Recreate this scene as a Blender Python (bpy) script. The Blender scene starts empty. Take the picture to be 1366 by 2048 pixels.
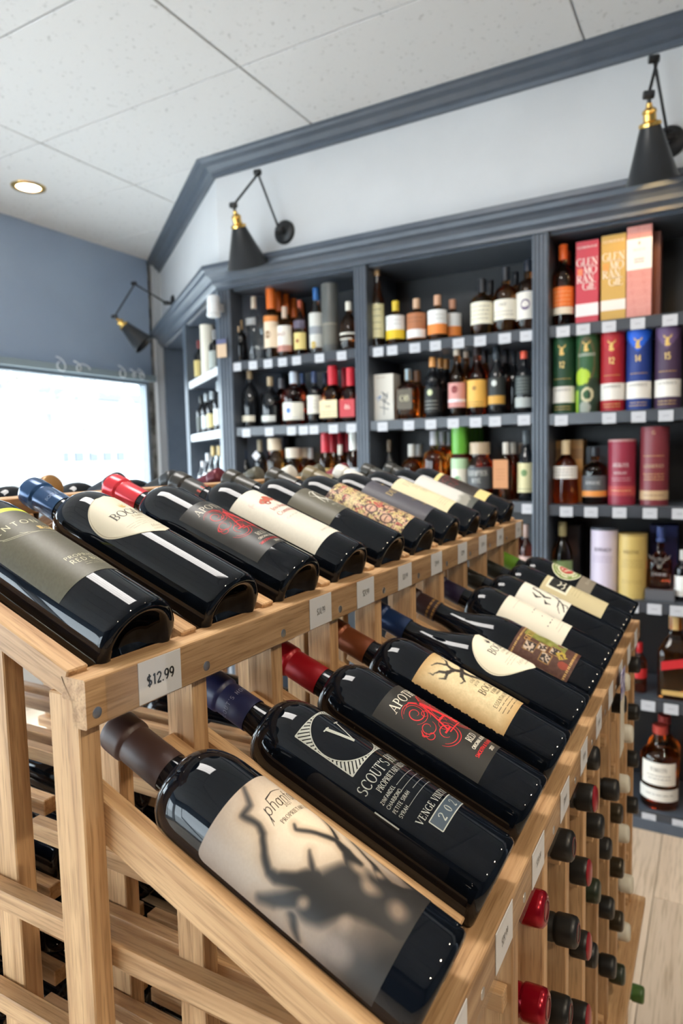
import bpy, bmesh, math, random
import numpy as np
from mathutils import Vector, Matrix
random.seed(7); rng = np.random.default_rng(7)
SC = bpy.context.scene
COL = SC.collection
# ------------------------------------------------------------------ camera
CZ = 1.5                                    # eye height in scene units; floor lies at FZ
FZ = -0.045
def cam_axes(yaw, pitch, roll):
    yaw, pitch, roll = map(math.radians, (yaw, pitch, roll))
    f = Vector((-math.sin(yaw)*math.cos(pitch), math.cos(yaw)*math.cos(pitch), -math.sin(pitch)))
    r = Vector((math.cos(yaw), math.sin(yaw), 0)); u = r.cross(f)
    return r*math.cos(roll)+u*math.sin(roll), u*math.cos(roll)-r*math.sin(roll), f
CR, CU, CF = cam_axes(29.387, 4.7458, -1.3315)
FPX = 1345.2
cd = bpy.data.cameras.new('camera'); cam = bpy.data.objects.new('camera', cd); COL.objects.link(cam)
cd.sensor_fit = 'VERTICAL'; cd.sensor_height = 36; cd.lens = FPX/2048*36
cd.clip_start = 0.02; cd.clip_end = 200
cam.matrix_world = Matrix(((CR.x, CU.x, -CF.x, 0), (CR.y, CU.y, -CF.y, 0), (CR.z, CU.z, -CF.z, CZ), (0, 0, 0, 1)))
cd.dof.use_dof = True; cd.dof.focus_distance = 0.61; cd.dof.aperture_fstop = 6.6
SC.camera = cam
def at(px, py, y):                           # point of the photo's ray at depth plane y
    d = CR*((px-683)/FPX) - CU*((py-1024)/FPX) + CF
    t = y/d.y
    return Vector((d.x*t, y, d.z*t+CZ))
# ------------------------------------------------------------------ world, exposure
w = bpy.data.worlds.new('world'); SC.world = w; w.use_nodes = True
bg = w.node_tree.nodes['Background']; bg.inputs[0].default_value = (0.82, 0.915, 1.0, 1); bg.inputs[1].default_value = 12.5
SC.view_settings.view_transform = 'Standard'; SC.view_settings.look = 'None'
SC.view_settings.exposure = 0.0; SC.view_settings.gamma = 1; SC.view_settings.use_curve_mapping = False
LAMP = 20.0                                   # strength of the ceiling panels' tubes
# ------------------------------------------------------------------ materials
MATS = {}
def lin(c):
    return tuple(((x/255)/12.92 if x/255 <= .04045 else ((x/255+.055)/1.055)**2.4) for x in c)
def mat(name, rgb=(.5, .5, .5), rough=.5, metal=0, spec=.5, trans=0, ior=1.45, emit=0, coat=0, srgb=None):
    if name in MATS: return MATS[name]
    m = bpy.data.materials.new(name); m.use_nodes = True; MATS[name] = m
    b = m.node_tree.nodes['Principled BSDF']
    if srgb: rgb = lin(srgb)
    b.inputs['Base Color'].default_value = (*rgb, 1); b.inputs['Roughness'].default_value = rough
    b.inputs['Metallic'].default_value = metal; b.inputs['IOR'].default_value = ior
    b.inputs['Specular IOR Level'].default_value = spec
    b.inputs['Transmission Weight'].default_value = trans; b.inputs['Coat Weight'].default_value = coat
    if emit: b.inputs['Emission Color'].default_value = (*rgb, 1); b.inputs['Emission Strength'].default_value = emit
    return m
def C(r, g, b, rough=.5, **k): return mat('tone_%d_%d_%d_%d' % (r, g, b, rough*100) + ''.join('%s%s' % kv for kv in k.items()), rough=rough, srgb=(r, g, b), **k)
def nodes(m): return m.node_tree.nodes, m.node_tree.links, m.node_tree.nodes['Principled BSDF']
def wood(name, dark, light, rough=.55, scale=1.0):
    m = mat(name, rough=rough); n, l, b = nodes(m)
    tc = n.new('ShaderNodeTexCoord'); oi = n.new('ShaderNodeObjectInfo')
    comb = n.new('ShaderNodeCombineXYZ')
    mu = n.new('ShaderNodeMath'); mu.operation = 'MULTIPLY'; mu.inputs[1].default_value = 37.0
    l.new(oi.outputs['Random'], mu.inputs[0]); l.new(mu.outputs[0], comb.inputs[0]); l.new(mu.outputs[0], comb.inputs[1])
    add = n.new('ShaderNodeVectorMath'); l.new(tc.outputs['Object'], add.inputs[0]); l.new(comb.outputs[0], add.inputs[1])
    mp = n.new('ShaderNodeMapping'); mp.inputs['Scale'].default_value = (3*scale, 85*scale, 85*scale); l.new(add.outputs[0], mp.inputs[0])
    n1 = n.new('ShaderNodeTexNoise'); n1.inputs['Scale'].default_value = 1; n1.inputs['Detail'].default_value = 5; n1.inputs['Distortion'].default_value = .6
    l.new(mp.outputs[0], n1.inputs['Vector'])
    mp2 = n.new('ShaderNodeMapping'); mp2.inputs['Scale'].default_value = (25*scale, 520*scale, 520*scale); l.new(add.outputs[0], mp2.inputs[0])
    n2 = n.new('ShaderNodeTexNoise'); n2.inputs['Detail'].default_value = 2; n2.inputs['Scale'].default_value = 1; l.new(mp2.outputs[0], n2.inputs['Vector'])
    r1 = n.new('ShaderNodeValToRGB'); r1.color_ramp.elements[0].position = .3; r1.color_ramp.elements[1].position = .7
    r1.color_ramp.elements[0].color = (*dark, 1); r1.color_ramp.elements[1].color = (*light, 1); l.new(n1.outputs[0], r1.inputs[0])
    r2 = n.new('ShaderNodeValToRGB'); r2.color_ramp.elements[0].position = .33; r2.color_ramp.elements[1].position = .5
    r2.color_ramp.elements[0].color = (.62, .58, .52, 1); r2.color_ramp.elements[1].color = (1, 1, 1, 1); l.new(n2.outputs[0], r2.inputs[0])
    mx = n.new('ShaderNodeMix'); mx.data_type = 'RGBA'; mx.blend_type = 'MULTIPLY'; mx.inputs[0].default_value = .7
    l.new(r1.outputs[0], mx.inputs[6]); l.new(r2.outputs[0], mx.inputs[7])
    hv = n.new('ShaderNodeHueSaturation'); l.new(mx.outputs[2], hv.inputs['Color'])
    mr = n.new('ShaderNodeMapRange'); mr.inputs[3].default_value = .84; mr.inputs[4].default_value = 1.1; l.new(oi.outputs['Random'], mr.inputs[0]); l.new(mr.outputs[0], hv.inputs['Value'])
    l.new(hv.outputs[0], b.inputs['Base Color'])
    bp = n.new('ShaderNodeBump'); bp.inputs['Strength'].default_value = .12; bp.inputs['Distance'].default_value = .001
    l.new(n2.outputs[0], bp.inputs['Height']); l.new(bp.outputs[0], b.inputs['Normal'])
    return m
OAK = wood('oak', (.37, .195, .083), (.67, .425, .22), .5)
FLOORM = wood('floor_plank', (.60, .455, .325), (.68, .53, .39), .45, .25)
def noisy(name, c0, c1, scale, rough=.6, bump=0, lo=.4, hi=.6, **k):
    m = mat(name, c0, rough, **k); n, l, b = nodes(m)
    tc = n.new('ShaderNodeTexCoord'); t = n.new('ShaderNodeTexNoise'); t.inputs['Scale'].default_value = scale; t.inputs['Detail'].default_value = 6
    l.new(tc.outputs['Object'], t.inputs['Vector'])
    r = n.new('ShaderNodeValToRGB'); r.color_ramp.elements[0].position = lo; r.color_ramp.elements[1].position = hi
    r.color_ramp.elements[0].color = (*c0, 1); r.color_ramp.elements[1].color = (*c1, 1); l.new(t.outputs[0], r.inputs[0]); l.new(r.outputs[0], b.inputs['Base Color'])
    if bump:
        bp = n.new('ShaderNodeBump'); bp.inputs['Strength'].default_value = bump; bp.inputs['Distance'].default_value = .002; l.new(r.outputs[0], bp.inputs['Height']); l.new(bp.outputs[0], b.inputs['Normal'])
    return m
PAINT = noisy('charcoal_paint', (.070, .086, .112), (.080, .097, .124), 9, .30)
WALL = noisy('white_wall', (.585, .59, .60), (.615, .62, .63), 3, .6)
BLUEW = noisy('blue_grey_wall', (.34, .42, .55), (.365, .45, .58), 2, .6)
CEIL = noisy('ceiling_tile', (.42, .42, .42), (.60, .60, .60), 55, .85, .4, .29, .38)
VOID = mat('ceiling_void', (.25, .25, .25), .9)
BLACKM = mat('black_metal', (.012, .013, .015), .38)
BRASS = mat('brass', (.83, .52, .15), .25, metal=1)
STEEL = mat('steel', (.6, .6, .6), .3, metal=1)
WINE = mat('dark_wine_glass', (.0025, .004, .007), .035, spec=.36, ior=1.5)
WINEB = mat('dark_brown_wine_glass', (.010, .006, .003), .05, spec=.6, ior=1.52)
PAPER = mat('price_paper', (.80, .79, .78), .6)
INK = mat('dark_ink', (.02, .02, .02), .6)
CREAM = mat('cream_label', (.74, .68, .53), .55)
WHITEL = mat('white_label', (.80, .78, .72), .55)
SILVER = mat('silver_print', (.42, .43, .38), .45)
GOLDP = mat('gold_print', (.66, .47, .17), .4, metal=.4)
REDP = mat('red_print', (.72, .06, .055), .45)
def vcol():
    if 'printed_art' in MATS: return MATS['printed_art']
    m = mat('printed_art', rough=.5); n, l, b = nodes(m)
    a = n.new('ShaderNodeVertexColor'); a.layer_name = 'art'; l.new(a.outputs[0], b.inputs['Base Color']); return m
ART = vcol()
def clearmat(name, tint, gloss):
    m = bpy.data.materials.new(name); m.use_nodes = True; MATS[name] = m; n = m.node_tree.nodes; l = m.node_tree.links
    n.clear(); o = n.new('ShaderNodeOutputMaterial'); t = n.new('ShaderNodeBsdfTransparent'); t.inputs[0].default_value = (*tint, 1)
    g = n.new('ShaderNodeBsdfGlossy'); g.inputs['Roughness'].default_value = .03; f = n.new('ShaderNodeValue'); f.outputs[0].default_value = gloss
    x = n.new('ShaderNodeMixShader'); l.new(f.outputs[0], x.inputs[0]); l.new(t.outputs[0], x.inputs[1]); l.new(g.outputs[0], x.inputs[2]); l.new(x.outputs[0], o.inputs[0]); return m
PANE = clearmat('window_glass', (.96, .98, .98), .05)
PLASTIC = clearmat('clear_plastic', (.97, .97, .97), .06)
# ------------------------------------------------------------------ object helpers
def tag(o, label=None, cat=None, group=None, kind=None):
    if label: o['label'] = label
    if cat: o['category'] = cat
    if group: o['group'] = group
    if kind: o['kind'] = kind
    return o
def empty(name, loc=(0, 0, 0), parent=None):
    o = bpy.data.objects.new(name, None); COL.objects.link(o); o.location = loc; o.empty_display_size = .02
    if parent: o.parent = parent
    return o
def obj(name, me, m=None, parent=None, loc=None):
    o = bpy.data.objects.new(name, me); COL.objects.link(o)
    if m is not None and len(me.materials) == 0: me.materials.append(m)
    if parent: o.parent = parent
    if loc is not None: o.location = loc
    return o
def mesh(name, v, f, smooth=False):
    me = bpy.data.meshes.new(name); me.from_pydata(v, [], f); me.update()
    if smooth: me.polygons.foreach_set('use_smooth', [True]*len(me.polygons))
    return me
BOXC = {}
def boxmesh(dx, dy, dz, bev=0, m=None):
    k = (round(dx, 5), round(dy, 5), round(dz, 5), bev, m.name if m else '')
    if k in BOXC: return BOXC[k]
    bm = bmesh.new(); bmesh.ops.create_cube(bm, size=1); bmesh.ops.scale(bm, vec=(dx, dy, dz), verts=bm.verts)
    if bev: bmesh.ops.bevel(bm, geom=bm.edges[:], offset=bev, segments=1, affect='EDGES')
    me = bpy.data.meshes.new('box'); bm.to_mesh(me); bm.free()
    if m: me.materials.append(m)
    BOXC[k] = me; return me
def box(name, lo, hi, m, parent=None, bev=0):
    lo, hi = Vector(lo), Vector(hi); d = hi-lo; c = (lo+hi)/2
    if parent: c = c-parent.matrix_basis.translation
    return obj(name, boxmesh(d.x, d.y, d.z, bev, m), m, parent, c)
def board(name, p0, p1, w, h, m, parent, bev=.0012, side=(0, 1, 0)):
    """board from p0 to p1 (centre line), w across SIDE, h across the other way; grain runs along it"""
    p0, p1 = Vector(p0), Vector(p1); x = (p1-p0); L = x.length; x.normalize(); y = Vector(side); y = (y-x*y.dot(x)).normalized(); z = x.cross(y)
    o = obj(name, boxmesh(L, w, h, bev, m), m, parent); c = (p0+p1)/2
    if parent: c = c-parent.matrix_basis.translation
    o.matrix_basis = Matrix(((x.x, y.x, z.x, c.x), (x.y, y.y, z.y, c.y), (x.z, y.z, z.z, c.z), (0, 0, 0, 1)))
    return o
def lathe(prof, seg=32, sq=0, flat=1.0):
    """profile of (r, z); sq>0 makes the section squarish, flat scales depth"""
    v, f, rings = [], [], []
    for r, z in prof:
        if r < 1e-6: rings.append([len(v)]); v.append((0, 0, z)); continue
        ring = []
        for k in range(seg):
            a = 2*math.pi*k/seg; c, s = math.cos(a), math.sin(a)
            q = 1.0
            if sq: q = (abs(c)**(2+sq)+abs(s)**(2+sq))**(-1/(2+sq))
            ring.append(len(v)); v.append((r*q*c, r*q*s*flat, z))
        rings.append(ring)
    for A, B in zip(rings, rings[1:]):
        for k in range(seg):
            k2 = (k+1) % seg
            if len(A) == 1 and len(B) == 1: continue
            if len(A) == 1: f.append((A[0], B[k2], B[k]))
            elif len(B) == 1: f.append((A[k], A[k2], B[0]))
            else: f.append((A[k], A[k2], B[k2], B[k]))
    return v, f
def lathe_mesh(name, prof, seg=32, sq=0, flat=1.0, m=None, sharp=50):
    v, f = lathe(prof, seg, sq, flat); me = mesh(name, v, f, True)
    me.set_sharp_from_angle(angle=math.radians(sharp))
    if m: me.materials.append(m)
    return me
def frame_from(axis_z, neg_y, loc):
    z = Vector(axis_z).normalized(); y = -Vector(neg_y); y = (y-z*y.dot(z)).normalized(); x = y.cross(z)
    return Matrix(((x.x, y.x, z.x, loc[0]), (x.y, y.y, z.y, loc[1]), (x.z, y.z, z.z, loc[2]), (0, 0, 0, 1)))
def tube(name, pts, r, m, parent=None, seg=8):
    pts = [Vector(p) for p in pts]; off = parent.matrix_basis.translation if parent else Vector()
    v, f = [], []
    for i, p in enumerate(pts):
        t = (pts[min(i+1, len(pts)-1)]-pts[max(i-1, 0)]).normalized()
        a = t.orthogonal().normalized() if i == 0 else (prev-t*prev.dot(t)).normalized()
        prev = a; b = t.cross(a)
        for k in range(seg):
            q = 2*math.pi*k/seg; v.append(p-off+(a*math.cos(q)+b*math.sin(q))*r)
    for i in range(len(pts)-1):
        for k in range(seg): f.append((i*seg+k, i*seg+(k+1) % seg, (i+1)*seg+(k+1) % seg, (i+1)*seg+k))
    f.append(tuple(range(seg))[::-1]); f.append(tuple(range((len(pts)-1)*seg, len(pts)*seg)))
    return obj(name, mesh(name, v, f, True), m, parent)
def sweep(name, prof, path, normals_, m, parent=None, caps=True):
    """profile (out, z) along path of (x,y) with outward mitre vectors"""
    off = parent.matrix_basis.translation if parent else Vector(); v, f = [], []; n = len(prof)
    for (x, y), (nx, ny) in zip(path, normals_):
        for o, z in prof: v.append((x+nx*o-off.x, y+ny*o-off.y, z-off.z))
    for i in range(len(path)-1):
        for k in range(n): f.append((i*n+k, i*n+(k+1) % n, (i+1)*n+(k+1) % n, (i+1)*n+k))
    f.append(tuple(range(n))); f.append(tuple(range((len(path)-1)*n, len(path)*n))[::-1])
    me = mesh(name, v, f); bm = bmesh.new(); bm.from_mesh(me); bmesh.ops.recalc_face_normals(bm, faces=bm.faces); bm.to_mesh(me); bm.free()
    return obj(name, me, m, parent)
def prism(name, poly, z0, z1, m, parent=None):
    n = len(poly); off = parent.matrix_basis.translation if parent else Vector()
    v = [(x-off.x, y-off.y, z0-off.z) for x, y in poly]+[(x-off.x, y-off.y, z1-off.z) for x, y in poly]
    f = [tuple(range(n))[::-1], tuple(range(n, 2*n))]+[(k, (k+1) % n, n+(k+1) % n, n+k) for k in range(n)]
    me = mesh(name, v, f); bm = bmesh.new(); bm.from_mesh(me); bmesh.ops.recalc_face_normals(bm, faces=bm.faces); bm.to_mesh(me); bm.free()
    return obj(name, me, m, parent)
# ------------------------------------------------------------------ lettering made of pen strokes
def strokes(ch, T, t, sf):
    """(list of strokes, advance); unit cap height. L = line, A = arc"""
    L, A = [], []
    def l(x0, y0, x1, y1, w=None): L.append((x0, y0, x1, y1, T if w is None else w))
    def a(cx, cy, rx, ry, d0, d1): A.append((cx, cy, rx, ry, d0, d1))
    def s(x, y, h=.15):
        if sf: l(x-h, y+(.025 if y < .5 else -.025), x+h, y+(.025 if y < .5 else -.025), .05)
    def stem(x, y0=0, y1=1): l(x, y0, x, y1); s(x, y0); s(x, y1)
    c = ch
    if c == 'A': l(.06, 0, .42, 1, t); l(.40, 1, .76, 0); l(.2, .34, .62, .34, t); s(.06, 0); s(.76, 0); w = .84
    elif c == 'B': stem(.14); a(.3, .75, .26, .225, -90, 90); a(.3, .27, .32, .245, -90, 90); l(.14, .975, .3, .975, t); l(.14, .52, .3, .52, t); l(.14, .025, .3, .025, t); w = .7
    elif c == 'C': a(.46, .5, .4, .48, 40, 320); w = .86; sf and l(.77, .68, .77, .95, t)
    elif c == 'D': stem(.14); a(.3, .5, .46, .475, -90, 90); l(.14, .975, .3, .975, t); l(.14, .025, .3, .025, t); w = .86
    elif c in 'EF':
        stem(.14); l(.14, .975, .55, .975, t); l(.14, .52, .46, .52, t); sf and l(.55, .98, .55, .76, t); w = .62
        if c == 'E': l(.14, .025, .58, .025, t); sf and l(.58, .02, .58, .26, t); w = .68
    elif c == 'G': a(.46, .5, .4, .48, 45, 330); l(.77, .05, .77, .42); s(.77, .44, .14); w = .9
    elif c == 'H': stem(.14); stem(.68); l(.14, .5, .68, .5, t); w = .84
    elif c == 'I': stem(.16); w = .34
    elif c == 'J': l(.3, .2, .3, 1); s(.3, 1); a(.14, .2, .16, .2, 180, 360); w = .46
    elif c == 'K': stem(.14); l(.2, .42, .64, 1, t); l(.3, .55, .7, 0); w = .76
    elif c == 'L': stem(.14); l(.14, .025, .56, .025, t); sf and l(.56, .02, .56, .28, t); w = .62
    elif c == 'M': l(.12, 0, .16, 1, t); l(.16, 1, .46, .05); l(.46, .05, .78, 1, t); l(.8, 0, .78, 1); s(.12, 0); s(.8, 0); w = .94
    elif c == 'N': l(.13, 0, .13, 1, t); l(.13, 1, .7, 0); l(.7, 0, .7, 1, t); s(.13, 0); s(.13, 1); s(.7, 1); w = .84
    elif c == 'O': a(.46, .5, .4, .48, 0, 360); w = .92
    elif c == 'Q': a(.46, .5, .4, .48, 0, 360); l(.5, .2, .85, -.1); w = .92
    elif c in 'PR':
        stem(.14); a(.3, .73, .28, .245, -90, 90); l(.14, .975, .3, .975, t); l(.14, .49, .3, .49, t); w = .64
        if c == 'R': l(.34, .49, .66, 0); w = .74
    elif c == 'S': a(.33, .74, .25, .235, 35, 260); a(.33, .26, .28, .235, -145, 85); w = .66
    elif c == 'T': l(.36, 0, .36, 1); s(.36, 0); l(.04, .975, .68, .975, t); sf and (l(.04, .98, .04, .74, t), l(.68, .98, .68, .74, t)); w = .72
    elif c == 'U': l(.14, .3, .14, 1); l(.68, .3, .68, 1, t); a(.41, .3, .27, .28, 180, 360); s(.14, 1); s(.68, 1); w = .84
    elif c == 'V': l(.06, 1, .42, 0); l(.42, 0, .76, 1, t); s(.06, 1); s(.76, 1); w = .82
    elif c == 'W': l(.05, 1, .3, 0); l(.3, 0, .52, 1, t); l(.52, 1, .76, 0); l(.76, 0, 1, 1, t); w = 1.05
    elif c == 'X': l(.08, 1, .68, 0); l(.08, 0, .68, 1, t); s(.08, 1); s(.68, 1); s(.08, 0); s(.68, 0); w = .76
    elif c == 'Y': l(.06, 1, .38, .48); l(.7, 1, .38, .48, t); l(.38, 0, .38, .48); s(.38, 0); s(.06, 1); s(.7, 1); w = .76
    elif c == 'Z': l(.08, .975, .6, .975, t); l(.6, .97, .08, .03); l(.08, .025, .62, .025, t); w = .7
    elif c == '0': a(.32, .5, .25, .48, 0, 360); w = .64
    elif c == '1': l(.3, 0, .3, 1); l(.3, 1, .12, .82, t); w = .5
    elif c == '2': a(.32, .72, .24, .25, -20, 175); l(.54, .62, .1, .04, (T+t)/2); l(.08, .04, .58, .04); w = .64
    elif c == '3': a(.3, .74, .22, .23, -80, 160); a(.3, .27, .26, .25, -160, 85); w = .62
    elif c == '4': l(.45, 0, .45, 1); l(.45, 1, .06, .3, t); l(.06, .28, .6, .28, t); w = .66
    elif c == '5': l(.14, .96, .54, .96); l(.14, .96, .12, .55, t); a(.3, .31, .26, .29, -150, 120); w = .64
    elif c == '6': a(.33, .3, .24, .28, 0, 360); a(.55, .32, .46, .66, 110, 178); w = .64
    elif c == '7': l(.06, .96, .58, .96); l(.58, .96, .22, 0); w = .6
    elif c == '8': a(.32, .74, .2, .23, 0, 360); a(.32, .26, .25, .24, 0, 360); w = .64
    elif c == '9': a(.31, .7, .24, .28, 0, 360); a(.09, .68, .46, .66, -70, -2); w = .64
    elif c == '$': a(.33, .72, .24, .2, 35, 260); a(.33, .29, .26, .22, -145, 85); l(.33, -.12, .33, 1.12, t); w = .66
    elif c == '.': l(.12, 0, .12, .14); w = .26
    elif c == "'": l(.12, .75, .14, 1); w = .26
    elif c == '&': a(.34, .74, .18, .22, 0, 360); a(.32, .27, .27, .26, 60, 330); l(.2, .62, .7, .02); w = .78
    elif c == '-': l(.05, .42, .35, .42, t); w = .4
    elif c == ' ': w = .36
    elif c == 'n': l(.1, 0, .1, .64); a(.29, .4, .19, .22, 0, 150); l(.48, 0, .48, .4); w = .6
    elif c == 'm': l(.1, 0, .1, .64); a(.25, .4, .15, .22, 0, 150); l(.4, 0, .4, .4); a(.55, .4, .15, .22, 0, 150); l(.7, 0, .7, .4); w = .82
    elif c == 'h': l(.1, 0, .1, 1.05); a(.29, .4, .19, .22, 0, 150); l(.48, 0, .48, .4); w = .6
    elif c == 'u': l(.1, .25, .1, .64); a(.28, .25, .18, .23, 180, 360); l(.46, 0, .46, .64); w = .58
    elif c == 'o': a(.3, .32, .23, .31, 0, 360); w = .6
    elif c == 'a': a(.27, .3, .2, .29, 0, 360); l(.48, 0, .48, .62); w = .6
    elif c == 'e': a(.3, .32, .23, .31, 0, 320); l(.08, .34, .52, .34, t); w = .58
    elif c == 'd': a(.27, .3, .2, .29, 0, 360); l(.48, 0, .48, 1.05); w = .6
    elif c == 'p': a(.3, .3, .2, .29, 0, 360); l(.1, -.45, .1, .64); w = .6
    elif c == 'b': a(.3, .3, .2, .29, 0, 360); l(.1, 0, .1, 1.05); w = .6
    elif c == 'l': l(.12, 0, .12, 1.05); w = .26
    elif c == 'i': l(.12, 0, .12, .62); l(.12, .78, .12, .92); w = .26
    elif c == 't': l(.18, 0, .18, .95); l(.02, .64, .36, .64, t); w = .4
    elif c == 'r': l(.1, 0, .1, .64); a(.26, .4, .16, .2, 50, 160); w = .44
    elif c == 'v': l(.04, .64, .24, 0); l(.24, 0, .44, .64, t); w = .5
    elif c == 'y': l(.04, .64, .24, 0); l(.46, .64, .14, -.42, t); w = .5
    elif c == 'c': a(.3, .32, .23, .31, 40, 320); w = .54
    elif c == 's': a(.24, .47, .15, .16, 35, 260); a(.24, .16, .17, .16, -145, 85); w = .46
    else: w = .5
    return L, A, w
def quads_line(p, q, w0, w1, n=1):
    (x0, y0), (x1, y1) = p, q; d = math.hypot(x1-x0, y1-y0) or 1e-6; nx, ny = -(y1-y0)/d, (x1-x0)/d; out = []
    for k in range(n):
        a, b = k/n, (k+1)/n; xa, ya, xb, yb = x0+(x1-x0)*a, y0+(y1-y0)*a, x0+(x1-x0)*b, y0+(y1-y0)*b
        wa, wb = (w0+(w1-w0)*a)/2, (w0+(w1-w0)*b)/2
        out.append([(xa+nx*wa, ya+ny*wa), (xa-nx*wa, ya-ny*wa), (xb-nx*wb, yb-ny*wb), (xb+nx*wb, yb+ny*wb)])
    return out
def poly_line(pts, w, n=1):
    out = []
    ws = w if isinstance(w, (list, tuple)) else [w]*len(pts)
    for i in range(len(pts)-1): out += quads_line(pts[i], pts[i+1], ws[i], ws[i+1], n)
    return out
def arc_pts(cx, cy, rx, ry, d0, d1, n=14): return [(cx+rx*math.cos(math.radians(d0+(d1-d0)*k/n)), cy+ry*math.sin(math.radians(d0+(d1-d0)*k/n))) for k in range(n+1)]
def text(s, x, y, h, font='serif', align='c', sx=1.0, slant=0, track=.06, bold=None):
    """quads for a line of text; h = cap height"""
    T, t, sf = {'serif': (.15, .055, 1), 'sans': (.13, .12, 0), 'bold': (.2, .17, 0), 'thin': (.075, .07, 0), 'script': (.07, .06, 0)}[font]
    if font == 'script' and not slant: slant = .35
    if bold: T = t = bold
    quads, cx = [], 0
    for ch in s:
        L, A, wd = strokes(ch, T, t, sf)
        for x0, y0, x1, y1, w_ in L: quads += [[(px+cx, py) for px, py in q] for q in quads_line((x0, y0), (x1, y1), w_, w_, 2 if h > .008 else 1)]
        for ax, ay, rx, ry, d0, d1 in A:
            n = max(4, int(abs(d1-d0)/22)); P = arc_pts(ax+cx, ay, rx, ry, d0, d1, n)
            W = [t+(T-t)*math.cos(math.radians(d0+(d1-d0)*k/n))**2 for k in range(n+1)]
            quads += poly_line(P, W)
        cx += wd+track
    cx -= track
    ox = {'c': -cx/2, 'l': 0, 'r': -cx}[align]
    return [[(x+(px+ox+slant*py)*h*sx, y+py*h) for px, py in q] for q in quads]
def ellipse(cx, cy, rx, ry, n=20):
    P = arc_pts(cx, cy, rx, ry, 0, 360, n); return [[(cx, cy), P[k], P[k+1]] for k in range(n)]
def rect(x0, y0, x1, y1, nx=1, ny=1):
    out = []
    for i in range(nx):
        for j in range(ny):
            a, b = x0+(x1-x0)*i/nx, x0+(x1-x0)*(i+1)/nx; c, d = y0+(y1-y0)*j/ny, y0+(y1-y0)*(j+1)/ny
            out.append([(a, c), (b, c), (b, d), (a, d)])
    return out
def frame_lines(x0, y0, x1, y1, w): return poly_line([(x0, y0), (x1, y0), (x1, y1), (x0, y1), (x0, y0)], w, 10)
def greek(x0, x1, y0, n, dy, w):
    out = []
    for k in range(n):
        y = y0-k*dy; x = x0+random.uniform(0, .1)*(x1-x0)
        while x < x1:
            L = random.uniform(.08, .2)*(x1-x0); e = min(x+L, x1); out += quads_line((x, y), (e, y), w, w, 2); x = e+.035*(x1-x0)
    return out
# prints are put on a surface by a map (s, v) -> local point
VOFF = [0.0]
def on_round(r, s0=0.0):
    o = VOFF[0]
    return lambda s, v: (r*math.sin((s+s0)/r), -r*math.cos((s+s0)/r), v+o)
def on_flat(y, x0=0.0): return lambda s, v: (s+x0, y, v)
def print_mesh(name, quads, mp, m, parent, kind='stuff'):
    v, f = [], []
    for q in quads:
        f.append(tuple(range(len(v), len(v)+len(q)))); v += [mp(*p) for p in q]
    me = mesh(name, v, f); o = obj(name, me, m, parent)
    if kind: o['kind'] = kind
    return o
def label_patch(name, rows, mp, m, parent, nu=24, art=None):
    """rows: (v, s_left, s_right); art(s, v arrays) -> rgb array (display values 0-255)"""
    v, f, S, V = [], [], [], []
    for (vv, a, b) in rows:
        for k in range(nu+1):
            s = a+(b-a)*k/nu; S.append(s); V.append(vv); v.append(mp(s, vv))
    for i in range(len(rows)-1):
        for k in range(nu): q = i*(nu+1)+k; f.append((q, q+1, q+nu+2, q+nu+1))
    me = mesh(name, v, f, True)
    if art:
        rgb = np.clip(np.asarray(art(np.array(S), np.array(V)), float)/255, 0, 1)
        l_ = np.where(rgb <= .04045, rgb/12.92, ((rgb+.055)/1.055)**2.4)
        c = np.ones((len(S), 4), np.float32); c[:, :3] = l_
        at_ = me.color_attributes.new('art', 'FLOAT_COLOR', 'POINT'); at_.data.foreach_set('color', c.ravel()); m = ART
    return obj(name, me, m, parent)
def rect_rows(s0, s1, v0, v1, n=8, rc=0):
    out = []
    for k in range(n+1):
        v = v0+(v1-v0)*k/n; d = 0
        out.append((v, s0+d, s1-d))
    return out
# ================================================================== THE SETTING
XL, XR, YN, YW, ZT = -3.87, 2.6, -3.6, 2.88, 3.035     # window wall, right wall, rear wall, shelf face, ceiling
P0 = Vector((-2.33, YW)); DA = Vector((-.797, .604)); NA = Vector((-.604, -.797))    # the angled run: start, direction, outward
LA = 1.93
PE = P0+DA*LA
n1 = Vector((0, -1)); MIT = (n1+NA)/(1+n1.dot(NA))
def st(o): o['kind'] = 'structure'; return o
floor = st(box('floor', (XL-.1, YN-.1, FZ-.06), (XR+.1, 4.6, FZ-.004), mat('floor_joint', (.16, .12, .085), .7)))
pw, pl = .185, 1.22
k = 0; x = XL
while x < XR:
    y = YN-(k*.43) % pl
    while y < 4.5:
        a, b = max(y, YN), min(y+pl, 4.5)
        if b-a > .05: 
            o = board('plank', (x+pw/2, a+.0012, FZ-.0045), (x+pw/2, b-.0012, FZ-.0045), .009, pw-.0024, FLOORM, floor, .0006, side=(0, 0, 1))
        y += pl
    x += pw; k += 1
ceiling = st(box('ceiling', (XL-.1, YN-.1, ZT+.012), (XR+.1, 4.6, ZT+.08), VOID))
TX, TY = 1.2, .595
FIX = [(-1.675, .46)]
for i in range(-4, 5):
    for j in range(-10, 7):
        x0, y0 = -.475+TX*i, 1.65+TY*j
        if x0+TX < XL or x0 > XR or y0+TY < YN or y0 > 4.4: continue
        if any(abs(x0-a) < .1 and abs(y0-b) < .1 for a, b in FIX): continue
        xa, xb, ya, yb = max(x0, XL)+.003, min(x0+TX, XR)-.003, max(y0, YN)+.003, min(y0+TY, 4.4)-.003
        if xb-xa < .05 or yb-ya < .05: continue
        dz = random.uniform(-.001, .001)
        box('ceiling_tile', (xa, ya, ZT-.004+dz), (xb, yb, ZT+.014), CEIL, ceiling, .0025)
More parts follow.
